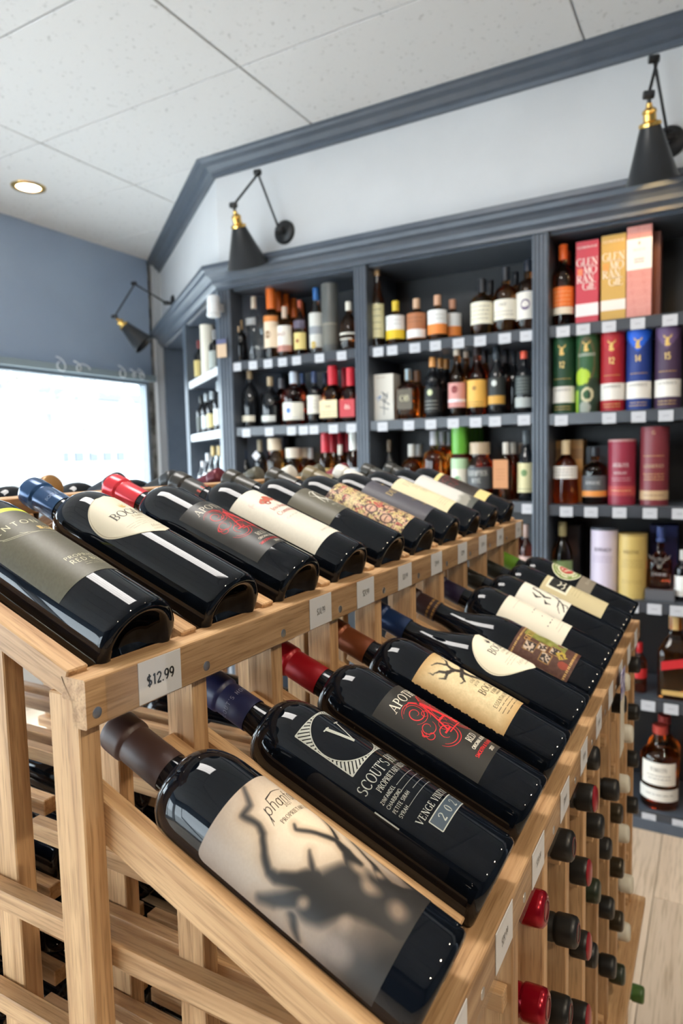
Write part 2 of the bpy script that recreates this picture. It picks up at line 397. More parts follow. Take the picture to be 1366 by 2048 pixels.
# soffit above the shelving, straight run then the angled run
wb = st(prism('wall_back', [(XR, YW), (P0.x, P0.y), (P0.x-.12*NA.x*3, P0.y-.36*NA.y), (P0.x+.2, YW+.40), (XR, YW+.40)], 2.39, ZT+.02, WALL))
q = Vector((-NA.x, -NA.y))*.38
wa = st(prism('wall_angled', [tuple(P0), tuple(PE), tuple(PE+q), tuple(P0+q)], 2.39, ZT+.02, WALL))
# window wall: bays of storefront glass under the blue-grey band
WZ0, WZ1, WY1 = .22, 2.115, 3.895
wl = st(box('wall_left', (XL-.16, YN-.1, WZ1+.035), (XL, 3.915, ZT+.02), BLUEW))
st(box('wall_left_sill', (XL-.16, YN-.1, FZ-.1), (XL, 3.915, WZ0), WALL))
st(box('wall_left_pier', (XL-.16, 3.965, FZ-.1), (XL+.005, PE.y+.45, ZT+.02), WALL))
prism('wall_left_return', [(XL, 3.965), (PE.x+.012, PE.y), (PE.x+.2, PE.y+.4), (XL, PE.y+.4)], FZ, ZT, WALL)['kind'] = 'structure'
st(box('trim_2', (XL-.12, 3.915, FZ), (XL-.03, 3.965, ZT), noisy('raw_edge', (.09, .085, .075), (.3, .29, .27), 14, .9)))
st(box('trim_3', (XL-.01, YN, WZ1-.005), (XL+.03, 3.93, WZ1+.04), C(150, 165, 172, .5)))
MUL = C(120, 130, 140, .4)
wys = [WY1, 1.75, -.25, -2.2, YN+.15]
for i in range(4):
    wn = st(empty('window_%d' % (i+1), (XL, (wys[i]+wys[i+1])/2, WZ0)))
    y1, y0 = wys[i], wys[i+1]
    box('frame', (XL-.10, y1-.03, WZ0), (XL-.02, y1, WZ1), MUL, wn); box('frame', (XL-.10, y0, WZ0), (XL-.02, y0+.03, WZ1), MUL, wn)
    box('frame', (XL-.10, y0+.03, WZ1-.03), (XL-.02, y1-.03, WZ1), MUL, wn); box('frame', (XL-.10, y0+.03, WZ0), (XL-.02, y1-.03, WZ0+.04), MUL, wn)
    box('pane', (XL-.066, y0+.03, WZ0+.04), (XL-.06, y1-.03, WZ1-.03), PANE, wn)
st(box('wall_right', (XR, YN-.1, FZ-.1), (XR+.12, 4.6, ZT+.02), PAINT))
RX0, RX1 = -3.6, -1.3
st(box('wall_rear', (RX1, YN-.12, FZ-.1), (XR+.12, YN, ZT+.02), PAINT)); st(box('wall_rear_band', (XL-.16, YN-.12, 2.3), (RX1, YN, ZT+.02), BLUEW))
st(box('wall_rear_sill', (XL-.16, YN-.12, FZ-.1), (RX1, YN, .22), WALL)); st(box('wall_rear_pier', (XL-.16, YN-.12, .22), (RX0, YN, 2.3), WALL))
wn = st(empty('window_5', ((RX0+RX1)/2, YN-.06, .22)))
for xx in (RX0, (RX0+RX1)/2, RX1-.04): box('frame', (xx, YN-.1, .22), (xx+.04, YN-.02, 2.3), MUL, wn)
box('pane', (RX0, YN-.065, .22), (RX1, YN-.06, 2.3), PANE, wn)
# crown moulding along the ceiling
crown = [(0, 2.962), (.018, 2.962), (.022, 2.978), (.04, 2.985), (.055, 3.005), (.085, 3.012), (.092, 3.022), (.105, 3.026), (.105, ZT+.002), (0, ZT+.002)]
st(sweep('trim_1', crown, [(XR, YW), tuple(P0), tuple(PE)], [n1, MIT, NA], PAINT))
# troffers
for i, (fx, fy) in enumerate(FIX):
    t = tag(empty('ceiling_light_panel', (fx+TX/2, fy+TY/2, ZT)), ['fluorescent ceiling panel directly above the wine rack', 'fluorescent ceiling panel at the rear right of the room', 'fluorescent ceiling panel at the rear near the window wall', 'fluorescent ceiling panel at the rear right of the room'][i], 'ceiling light', 'fluorescent ceiling panels')
    box('housing', (fx+.01, fy+.01, ZT), (fx+TX-.01, fy+TY-.01, ZT+.012), mat('white_metal', (.8, .8, .8), .4), t)
    for j in range(4):
        ya = fy+.03+j*(TY-.06)/4
        box('diffuser', (fx+.03, ya+.008, ZT-.012), (fx+TX-.03, ya+(TY-.06)/4-.008, ZT), mat('lit_diffuser', (1, .965, .92), .5, emit=LAMP), t)
# ================================================================== THE WINE RACK
rack = tag(empty('wine_rack', (-.75, .93, FZ)), 'double-sided light oak wine rack with sloped bottle display and price rails', 'wine rack')
YP = [.3255+.12*i for i in range(11)]
SL = .40
def upz(x): return CZ-.3069-.3833*x          # top of the upper sloped boards
def lowz(x): return CZ-.2545-.4149*(x+.4007)  # top of the lower sloped cleats
XC = -.75
def mir(p): return (2*XC-p[0], p[1], p[2])
for i, y in enumerate(YP):
    board('post', (-.4155, y, FZ), (-.4155, y, 1.332), .019, .032, OAK, rack)
    board('low_post', (-.1795, y, .512), (-.1795, y, 1.112), .019, .058, OAK, rack)
    yb = y+.036 if i < 10 else y-.036
    board('ridge_post', (-.554, yb, FZ), (-.554, yb, upz(-.554)-.03), .019, .032, OAK, rack)
    board('ridge_post', (-.946, yb, FZ), (-.946, yb, upz(-.554)-.03), .019, .032, OAK, rack)
    board('post', (-1.0845, y, FZ), (-1.0845, y, 1.332), .019, .032, OAK, rack)
    # sloped display boards, front and back of the ridge
    c0, c1 = (-.412, y, upz(-.412)-.0115), (-.695, y, upz(-.695)-.0115)
    board('slope_board', c0, c1, .019, .021, OAK, rack); board('slope_board', mir(c0), mir(c1), .019, .021, OAK, rack)
    for sd in (-1, 1):
        if (i == 0 and sd < 0) or (i == 10 and sd > 0): continue
        yy = y+sd*.0170
        c0, c1 = (-.417, yy, upz(-.417)-.034), (-.69, yy, upz(-.69)-.034)
        board('slope_cleat', c0, c1, .015, .020, OAK, rack); board('slope_cleat', mir(c0), mir(c1), .015, .020, OAK, rack)
        c0, c1 = (-.169, yy, lowz(-.169)-.0185), (-.432, yy, lowz(-.432)-.0185)
        board('slope_cleat', c0, c1, .015, .034, OAK, rack)
        for lv in range(7):
            z = CZ-.370-.1*lv-.009
            if lv == 0 and i > 3: continue
            ry = y+sd*.0175
            board('bottle_rail', (-.155, ry, z), (-.62, ry, z), .0155, .018, OAK, rack, .001)
            if i < 7 and lv < 6: board('bottle_rail', (-.64, ry, z), (-1.1, ry, z), .0155, .018, OAK, rack, .001)
board('ridge_rail', (XC, .316, upz(-.70)-.012), (XC, 1.541, upz(-.70)-.012), .05, .02, OAK, rack, side=(1, 0, 0))
def rail(name, xf, zt, yy0, yy1, flip=1):
    pr = [(0, 0), (0, -.037), (-.0145, -.037), (-.0145, -.017), (-.025, -.017), (-.025, -.0008), (-.0242, 0)]
    v, f, n = [], [], len(pr); L = yy1-yy0
    for e in (-L/2, L/2):
        for a, b in pr: v.append((e, -a*flip*1.0, b))
    f = [tuple(range(n)), tuple(range(n, 2*n))[::-1]]+[(k, (k+1) % n, n+(k+1) % n, n+k) for k in range(n)]
    me = mesh(name, v, f); bm = bmesh.new(); bm.from_mesh(me); bmesh.ops.recalc_face_normals(bm, faces=bm.faces)
    bmesh.ops.bevel(bm, geom=[e for e in bm.edges if abs(e.verts[0].co.x-e.verts[1].co.x) > .1], offset=.0012, segments=1, affect='EDGES'); bm.to_mesh(me); bm.free()
    o = obj(name, me, OAK, rack)
    # local x runs along world y; local -y is world +x
    c = Vector((xf, (yy0+yy1)/2, zt))-rack.matrix_basis.translation
    o.matrix_basis = Matrix(((0, -1, 0, c.x), (1, 0, 0, c.y), (0, 0, 1, c.z), (0, 0, 0, 1)))
    return o
UR = rail('front_rail', -.391, 1.345, .316, 1.541); LR = rail('front_rail', -.1425, 1.135, .316, 1.545)
rail('front_rail', -1.109, 1.345, .316, 1.541, -1)
# clear price strips with paper prices
def strip(par, x, z0, z1, y0, y1): return box('price_strip', (x, y0, z0), (x+.0012, y1, z1), PLASTIC, rack)
S1 = strip(rack, -.3895, 1.309, 1.3435, .333, 1.535); S2 = strip(rack, -.1410, 1.099, 1.1335, .318, 1.541)
def price_tag(x, y, zc, wd, ht, txt, font):
    t = obj('price_tag', boxmesh(.0006, wd, ht, 0, PAPER), PAPER, rack, Vector((x, y, zc))-rack.matrix_basis.translation)
    if txt:
        mp = lambda s, v: (.0005, s, v)
        h = .0088 if font == 'bold' else .0078
        print_mesh('price', text(txt, 0, -h/2, h, font, sx=.95 if font == 'bold' else .62), mp, INK, t)
    return t
for y, t, f in ((.389, '$12.99', 'bold'), (.640, '$14.99', 'serif'), (.751, '$24.99', 'serif'), (.874, '$24.99', 'serif'), (.998, '$29.99', 'serif'), (1.122, '$32.99', 'serif'), (1.238, '$29.99', 'serif'), (1.354, '$41.99', 'serif'), (1.498, '$29.99', 'serif')):
    price_tag(-.3903, y, 1.3265, .047, .0335, t, f)
for y in (.385, .50, .615, .74, .86, .98, 1.10, 1.22, 1.34, 1.46): price_tag(-.1418, y, 1.1165, .047, .0335, '$19.99' if y < 1 else None, 'serif')
scr = lathe_mesh('screw', [(0, .0008), (.002, .001), (.0042, .0006), (.0044, 0), (0, 0)], 14, m=STEEL)
for i in range(11):
    for (x, z) in ((-.3912, 1.3185), (-.1427, 1.1085)):
        o = obj('screw', scr, STEEL, rack); c = Vector((x, YP[i], z))-rack.matrix_basis.translation
        o.matrix_basis = Matrix(((0, 0, 1, c.x), (1, 0, 0, c.y), (0, 1, 0, c.z), (0, 0, 0, 1)))
# base board standing proud along the foot of the rack, stepped under the low posts
board('base_ledge', (-.20, .31, .5035), (-.20, 1.552, .5035), .152, .017, OAK, rack, .0015, side=(1, 0, 0))
for y in YP: board('base_post', (-.1795, y+.0, FZ), (-.1795, y, .495), .019, .05, OAK, rack)
board('base_rail', (-.15, .31, FZ+.04), (-.15, 1.55, FZ+.04), .02, .07, OAK, rack, side=(1, 0, 0))
# ================================================================== WINE BOTTLES
def bordeaux(R=.0401, H=.316, nr=.0150, hs=.203):
    pr = [(0, .024), (.010, .0225), (.020, .016), (.0265, .006), (.029, .0012), (R-.006, 0), (R-.0025, .0012), (R-.0006, .004), (R, .008), (R, hs)]
    for k in range(1, 9):
        t = k/8; a = t*math.pi/2
        pr.append((nr+.002+(R-nr-.002)*math.cos(a)**.85, hs+.036*math.sin(a)**1.05))
    pr += [(nr+.0006, hs+.048), (nr, H-.03), (nr, H-.006), (nr-.001, H-.001), (0, H-.0008)]
    return pr
def burgundy(R=.0425, H=.314, nr=.0152, hs=.145):
    pr = [(0, .024), (.010, .0225), (.020, .016), (.0275, .006), (.031, .0012), (R-.006, 0), (R-.0025, .0012), (R-.0006, .004), (R, .008), (R, hs)]
    for k in range(1, 13):
        t = k/12; pr.append((nr+(R-nr)*(.5+.5*math.cos(math.pi*t))**1.15, hs+.100*t))
    pr += [(nr, H-.03), (nr, H-.006), (nr-.001, H-.001), (0, H-.0008)]
    return pr
def capsule_prof(nr, H, L, lip=True):
    r = nr+.0012
    p = [(r, H-L), (r+.0002, H-L+.0002), (r, H-.027)]
    if lip: p += [(r-.0007, H-.0252), (r-.0005, H-.0243), (r+.0014, H-.0225), (r+.0017, H-.020), (r+.0016, H-.006), (r+.0008, H-.002)]
    p += [(r-.002, H+.0003), (0, H+.0004)]
    return p
GL = {'bx': lathe_mesh('glass_bx', bordeaux(), 48, m=WINE), 'bg': lathe_mesh('glass_bg', burgundy(), 48, m=WINE), 'st': lathe_mesh('glass_st', bordeaux(.037, .298, .0142, .19), 28, m=WINE)}
CAPM = {}
def capsule_mesh(kind, color, L=.062, rough=.32, metal=0.0):
    k = (kind, color, L)
    if k not in CAPM:
        H, nr = (.314, .0152) if kind == 'bg' else ((.298, .0142) if kind == 'st' else (.316, .0150))
        CAPM[k] = lathe_mesh('capsule', capsule_prof(nr, H, L), 32, m=C(*color, rough, metal=metal), sharp=40)
    return CAPM[k]
th2 = math.radians(23.0); AX2 = Vector((-math.cos(th2), 0, math.sin(th2))); NX2 = Vector((math.sin(th2), 0, math.cos(th2)))
th = math.radians(21.8); AX = Vector((-math.cos(th), 0, math.sin(th))); NX = Vector((math.sin(th), 0, math.cos(th)))
def wine(tier, i, kind, cap, label, group, L=.062, rough=.3, metal=0, twist=0, dy=0, slide=0):
    b = empty('wine_bottle'); tag(b, label, 'wine bottle', group)
    y = .3855+.12*i+dy
    if tier == 'u': c, ax, nx = Vector((-.407, y, 1.3515)), AX, NX
    elif tier == 'l': c, ax, nx = Vector((-.152, y, 1.152)), AX2, NX2
    else: c, ax, nx = Vector((2*XC+.407, y, 1.3515)), Vector((-AX.x, 0, AX.z)), Vector((-NX.x, 0, NX.z))
    nx = Matrix.Rotation(twist, 3, ax) @ nx
    b.matrix_basis = frame_from(ax, nx, c+ax*slide)
    obj('glass', GL[kind], WINE, b); obj('capsule', capsule_mesh(kind, cap, L, rough, metal), None, b)
    return b
mm = .001
RB, RG = .0401+.00025, .0425+.00025
def lbl(b, s0, s1, v0, v1, m, R=RB, nu=24, nv=10, art=None, rows=None):
    return label_patch('label', rows or [(v, s0*mm, s1*mm) for v in np.linspace(v0*mm, v1*mm, nv+1)], on_round(R), m, b, nu, art)
def pr(lab, quads, m, R=RB, name='lettering'): return print_mesh(name, quads, on_round(R+.00018), m, lab)
def T(s, x, y, h, font='serif', **k): return text(s, x*mm, y*mm, h*mm, font, **k)
def seg_field(S, V, pts, ws):
    """signed distance (mm) to a tapered polyline"""
    d = np.full(S.shape, 1e3)
    for (x0, y0), (x1, y1), a, b in zip(pts, pts[1:], ws, ws[1:]):
        dx, dy = x1-x0, y1-y0; t = np.clip(((S-x0)*dx+(V-y0)*dy)/(dx*dx+dy*dy), 0, 1)
        d = np.minimum(d, np.hypot(S-x0-t*dx, V-y0-t*dy)-(a+(b-a)*t))
    return d
def vnoise(S, V, sc, seed=0):
    r = np.random.default_rng(seed); g = r.random((64, 64)); x, y = S/sc+7.3, V/sc+3.1
    xi, yi = np.floor(x).astype(int), np.floor(y).astype(int); fx, fy = x-xi, y-yi; fx, fy = fx*fx*(3-2*fx), fy*fy*(3-2*fy)
    G = lambda a, b: g[a % 64, b % 64]
    return (G(xi, yi)*(1-fx)+G(xi+1, yi)*fx)*(1-fy)+(G(xi, yi+1)*(1-fx)+G(xi+1, yi+1)*fx)*fy
def mixc(A, B, t): return A*(1-t[:, None])+np.asarray(B, float)*t[:, None]
def base(S, c): return np.tile(np.asarray(c, float), (len(S), 1))
GU, GLW = 'wine bottles on the upper display tier', 'wine bottles on the lower display tier'
# ---- prints shared by two bottles
def apothic(b, dim=0):
    lb = lbl(b, -43, 43, 38, 158, C(44, 42, 38, .42))
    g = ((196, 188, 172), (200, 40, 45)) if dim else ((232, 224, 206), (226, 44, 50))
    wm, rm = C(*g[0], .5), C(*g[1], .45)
    pr(lb, T('APOTHIC', 0, 137.5, 11, 'serif', sx=.86, track=.14), wm)
    q = T('A', 0, 86, 40, 'serif', sx=.86)
    q += quads_line((-13*mm, 84*mm), (14*mm, 84*mm), .0012, .0012, 5)
    def sp(cx, cy, r0, r1, a0, a1, w=1.1, n=26):
        P = []; W = []
        for k in range(n+1):
            t = k/n; a = math.radians(a0+(a1-a0)*t); r = r0+(r1-r0)*t; P.append(((cx+r*math.cos(a))*mm, (cy+r*math.sin(a))*mm)); W.append(.78*w*mm*(.35+.65*math.sin(math.pi*min(1, t*1.05))))
        return poly_line(P, W)
    for sgn in (-1, 1):
        q += sp(sgn*17, 122, 12, 2.5, 90-sgn*40, 90+sgn*560, 1.3, 40); q += sp(sgn*17, 122, 14.2, 12, 90-sgn*60, 90+sgn*230, 1.0)
        q += sp(sgn*16, 86, 12.5, 5, 270+sgn*70, 270-sgn*330, 1.3, 34); q += sp(sgn*16, 86, 15, 13, 270+sgn*80, 270-sgn*150, 1.0)
        q += sp(sgn*23, 104, 9, 3, 180 if sgn > 0 else 0, (180 if sgn > 0 else 0)+sgn*400, 1.1); q += sp(sgn*8, 103, 13, 11, 90, 90+sgn*150, 1.0)
        q += sp(sgn*28, 97, 5.5, 1.5, 90, 90-sgn*420, 1.0); q += sp(sgn*11, 114, 6, 2, 270, 270-sgn*380, .9); q += sp(sgn*9, 92, 7, 2, 90, 90-sgn*400, .9)
        q += poly_line([(sgn*3*mm, 128*mm), (sgn*9*mm, 135*mm), (sgn*16*mm, 134*mm)], [.0016, .0009, .0003], 2)
        q += poly_line([(sgn*29*mm, 108*mm), (sgn*33*mm, 103*mm), (sgn*30*mm, 98*mm)], [.0003, .0022, .0003], 2)
    pr(lb, q, rm, name='emblem')
    pr(lb, T('RED', -3, 62, 7, 'serif', sx=.9)+T('ORIGINAL BLEND', -1, 55.5, 3.6, 'bold', sx=.8)+T('2021', 0, 42, 3.4, 'bold'), wm)
    pr(lb, T('SMOOTH & FLAVORFUL', 0, 48.5, 3.6, 'bold', sx=.86), rm)
def egg_rows(v0, v1, hw, n=40):
    out = []
    for k in range(n+1):
        t = k/n; v = v0+(v1-v0)*t       # pointed at the foot, round at the head
        w_ = hw*math.sin(math.pi/2*(t/.5))**.8 if t < .5 else hw*math.sqrt(max(0, 1-((t-.5)/.5)**2))
        out.append((v*mm, -w_*mm, w_*mm))
    return out
def bogle(b, R, v0, v1, bl, wine_name, dull=0):
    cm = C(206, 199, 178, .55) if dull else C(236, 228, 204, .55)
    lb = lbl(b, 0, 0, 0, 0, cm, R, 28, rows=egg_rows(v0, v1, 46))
    ink, tan = C(58, 52, 46, .6), C(150, 138, 112, .6); o = bl-111
    pr(lb, T('BOGLE', -4 if dull else 0, bl, 12.0, 'serif', sx=.82, track=.06), ink, R)
    crest = poly_line([(-5*mm, (131+o)*mm), (0, (128+o)*mm), (5*mm, (131+o)*mm)], [.0005, .004, .0005], 2)+poly_line([(-4*mm, (135+o)*mm), (0, (129+o)*mm), (4*mm, (136+o)*mm)], [.0004, .0022, .0004], 2)+poly_line([(0, (128+o)*mm), (1*mm, (138+o)*mm)], [.002, .0004], 2)
    pr(lb, crest, GOLDP if dull else ink, R, 'emblem')
    pr(lb, T('FAMILY', 2, 105+o, 3.4, 'serif', sx=1.2)+T('VINEYARDS', 2, 99.5+o, 2.2, 'sans', sx=1.3)+greek(-26*mm, 26*mm, (95.5+o)*mm, 3, .0036, .00035)+T(wine_name, 4, 78+o, 5.6, 'script')+T('CALIFORNIA', 3, 73+o, 2.0, 'sans', sx=1.3), tan, R)
    rim = egg_rows(v0, v1, 46)
    pr(lb, poly_line([(a*.96, v) for v, a, c_ in rim[2:]]+[(c_*.96, v) for v, a, c_ in rim[::-1][:-2]], .0004), tan, R, 'border')
    return lb
VOFF[0] = .005
# ---- upper tier, near to far
b = wine('u', 0, 'bx', (60, 58, 30), 'dark wine bottle with olive-charcoal label at the near corner of the upper tier', GU)
def art(S, V):
    s, v = S/mm, V/mm; c = base(S, (84, 80, 64)); c += (vnoise(s, v, 1.2, 3)-.5)[:, None]*10
    return mixc(c, (196, 205, 40), (v > 179).astype(float))
lb = lbl(b, -47, 47, 54, 186, None, art=art, nu=60, nv=90)
gm = C(196, 190, 160, .45)
pr(lb, T('BENTON HILL', 2, 152, 7, 'sans', sx=1.15, track=.3), gm)
pr(lb, poly_line(arc_pts(0, .152, .034, .016, 195, 250, 8), .0005)+poly_line(arc_pts(.0, .150, .034, .016, 200, 270, 8), .0004)+poly_line(arc_pts(.01, .147, .03, .014, 205, 285, 8), .0004), gm, name='flourish')
pr(lb, rect(.001, .138, .017, .1445, 4, 1), GOLDP, name='gold_plate'); print_mesh('lettering', T('BH', 9, 138.8, 5, 'bold'), on_round(RB+.0003), C(84, 80, 64), lb)
pr(lb, T('PROPRIETARY', 8, 81, 4.2, 'sans', sx=1.2, track=.15)+T('RED BLEND', 8, 73, 5.6, 'sans', sx=1.1, track=.12), gm); pr(lb, greek(-8*mm, 26*mm, .070, 2, .003, .0003), gm)
b = wine('u', 1, 'bx', (34, 66, 104), 'dark wine bottle with cream egg-shaped label and navy capsule on the upper tier', GU, rough=.22, metal=.35)
print_mesh('lettering', text('BOGLE FAMILY', 0, .262, .0045, 'sans', sx=.9), on_round(.0150+.0016), C(120, 140, 170), b)
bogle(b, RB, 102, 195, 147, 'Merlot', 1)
b = wine('u', 2, 'bx', (206, 52, 62), 'dark wine bottle with bright red capsule and red ornate letter, upper tier', GU, rough=.22, metal=.3)
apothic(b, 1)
b = wine('u', 3, 'bx', (44, 42, 38), 'wine bottle with tall off-white label and red car drawing, upper tier', GU)
print_mesh('red_ring', [[(x0, .2495), (x0+.008, .2495), (x0+.008, .2565), (x0, .2565)] for x0 in np.arange(-.0488, .0487, .008)], on_round(.0150+.0016), C(176, 62, 46), b)
def art(S, V):
    s, v = S/mm, V/mm; c = base(S, (216, 211, 196)); c += (vnoise(s, v, 2, 5)-.5)[:, None]*6
    d = seg_field(s, v, [(-16, 144), (-4, 147), (14, 146)], (5, 8, 5)); n_ = vnoise(s, v, 3, 8)
    c = mixc(c, (176, 74, 52), ((d < 0) & (n_ > .25)).astype(float)*.9); c = mixc(c, (120, 120, 96), ((d < -2) & (n_ < .4)).astype(float)*.8)
    for wx in (-12, 8): c = mixc(c, (150, 56, 40), (np.abs(np.hypot(s-wx, v-138)-3) < 1.2).astype(float))
    return mixc(c, (226, 190, 178), ((np.hypot((s+30)/4, (v-150)/7) < 1) & (vnoise(s, v, 3, 2) > .5)).astype(float)*.7)
lb = lbl(b, -50, 50, 34, 176, None, art=art, nu=120, nv=150)
rm = C(176, 84, 72, .55)
pr(lb, T('Involuntary', -2, 120, 8, 'serif', sx=.8)+T('Commitment', -2, 107, 8, 'serif', sx=.8), rm)
pr(lb, T('Cabernet Sauvignon', 0, 95, 4.2, 'script')+T('NAPA VALLEY', 0, 46, 3.2, 'serif', sx=1.1), C(150, 140, 128)); pr(lb, T('2021', 6, 72, 3.6, 'serif'), rm)
b = wine('u', 4, 'bx', (52, 49, 42), 'wine bottle with short grey-olive label and white looped emblem, upper tier', GU)
lb = lbl(b, -46, 46, 88, 166, C(92, 88, 74, .45))
q = []
for sgn in (-1, 1):
    q += poly_line(arc_pts(sgn*.004, .136, .012, .017, 40 if sgn > 0 else -60, 300 if sgn > 0 else 140, 14), [.0005+.0016*math.sin(math.pi*k/14) for k in range(15)])
    q += poly_line([(sgn*.002, .150), (sgn*.010, .134), (sgn*.013, .118)], [.0004, .002, .0008], 2)
    q += poly_line([(sgn*.016, .146), (sgn*.004, .128), (-sgn*.009, .116)], [.0004, .0018, .0006], 2)
pr(lb, q, C(222, 218, 206), name='emblem'); pr(lb, T('PETRICHOR', 6, 105, 4.2, 'sans', sx=1.1), C(200, 196, 180)); pr(lb, greek(-10*mm, 24*mm, .101, 2, .003, .0004), C(170, 166, 150))
b = wine('u', 5, 'bx', (52, 49, 42), 'wine bottle with crowded gold and crimson pictorial label, upper tier', GU)
def art(S, V):
    s, v = S/mm, V/mm; n1_, n2_, n3_ = vnoise(s, v, 4.5, 1), vnoise(s+40, v, 2.2, 2), vnoise(s, v+30, 6, 3)
    c = base(S, (196, 172, 116)); c = mixc(c, (86, 60, 58), (n1_ > .58).astype(float)*.9); c = mixc(c, (206, 160, 134), ((n3_ > .62)).astype(float)*.9)
    c = mixc(c, (176, 66, 66), ((vnoise(s, v, 8, 9) > .74)).astype(float)*.8); c = mixc(c, (54, 40, 36), (np.abs(n2_-.5) < .07).astype(float)*.8); c = mixc(c, (214, 198, 140), (n2_ > .74).astype(float)*.8)
    for fx, fv in ((-28, 92), (-8, 70), (14, 100), (-34, 60), (6, 52), (28, 80)):
        r_ = np.hypot((s-fx)/8, (v-fv)/10); c = mixc(c, (206, 158, 134), (r_ < 1).astype(float)*.75); c = mixc(c, (80, 52, 46), (np.abs(r_-1) < .13).astype(float)); c = mixc(c, (70, 44, 40), ((np.abs(v-fv-1-(s-fx)*.1) < .9) & (r_ < .7)).astype(float))
    band = (v > 120) & (v < 136); c = np.where(band[:, None], c*.35+np.array((206, 190, 142))*.65, c)
    return c
lb = lbl(b, -46, 46, 26, 172, None, art=art, nu=110, nv=160)
pr(lb, T('C', 4, 122, 12, 'serif')+T('GRAPPLERS', 0, 126, 4, 'serif'), C(60, 44, 36))
b = wine('u', 6, 'bx', (116, 104, 78), 'wine bottle with slate-blue label, gold capital letters, upper tier', GU)
lb = lbl(b, -44, 44, 40, 170, C(76, 74, 82, .45))
pr(lb, T('DECOY', 2, 116, 13, 'serif', sx=.9, track=.12)+T('Cabernet', 4, 78, 6, 'script')+T('SONOMA', 4, 58, 3.4, 'sans', sx=1.3)+T('2021', 2, 104, 3.4, 'serif'), C(196, 170, 112, .4))
pr(lb, poly_line([(-.004, .148), (.002, .151), (.010, .147)], [.001, .004, .0006], 2), C(196, 170, 112, .4), name='emblem')
b = wine('u', 7, 'bx', (206, 204, 196), 'wine bottle with cream label, grey stacked capitals and white capsule, upper tier', GU)
lb = lbl(b, -46, 46, 44, 168, C(222, 210, 172, .55))
pr(lb, T('FRERE', 2, 140, 14, 'serif', sx=.9)+T('JEAN', 2, 122, 14, 'serif', sx=.9)+T('BON', 2, 104, 14, 'serif', sx=.9), C(188, 180, 148)); pr(lb, greek(-30*mm, 30*mm, .072, 4, .005, .0005), C(150, 140, 110))
b = wine('u', 8, 'bx', (58, 58, 54), 'wine bottle with white label fading into a grey landscape, upper tier', GU)
def art(S, V):
    s, v = S/mm, V/mm; c = base(S, (214, 212, 206)); g = 74+8*vnoise(s, v*0, 9, 4)
    c = mixc(c, (150, 148, 138), np.clip((g-v)/10, 0, 1)); tr = 50+16*vnoise(s, v*0, 2.2, 7)*np.clip((s+30)/30, 0, 1)
    return mixc(c, (74, 76, 72), np.clip((tr-v)/3, 0, 1)*.85)
lb = lbl(b, -46, 46, 36, 172, None, art=art, nu=90, nv=90)
b = wine('u', 9, 'bx', (48, 48, 44), 'farthest upper-tier wine bottle, black label with wide cream-yellow border', GU)
lb = lbl(b, -46, 46, 48, 176, C(226, 206, 140, .5)); 
def art(S, V):
    s, v = S/mm, V/mm; c = base(S, (50, 44, 40)); return mixc(c, (120, 50, 46), ((vnoise(s, v, 3, 6) > .6) & (v > 120)).astype(float)*.8)
label_patch('inner_panel', [(v, -.037, .037) for v in np.linspace(.075, .166, 50)], on_round(RB+.0002), None, lb, 60, art)
VOFF[0] = .0
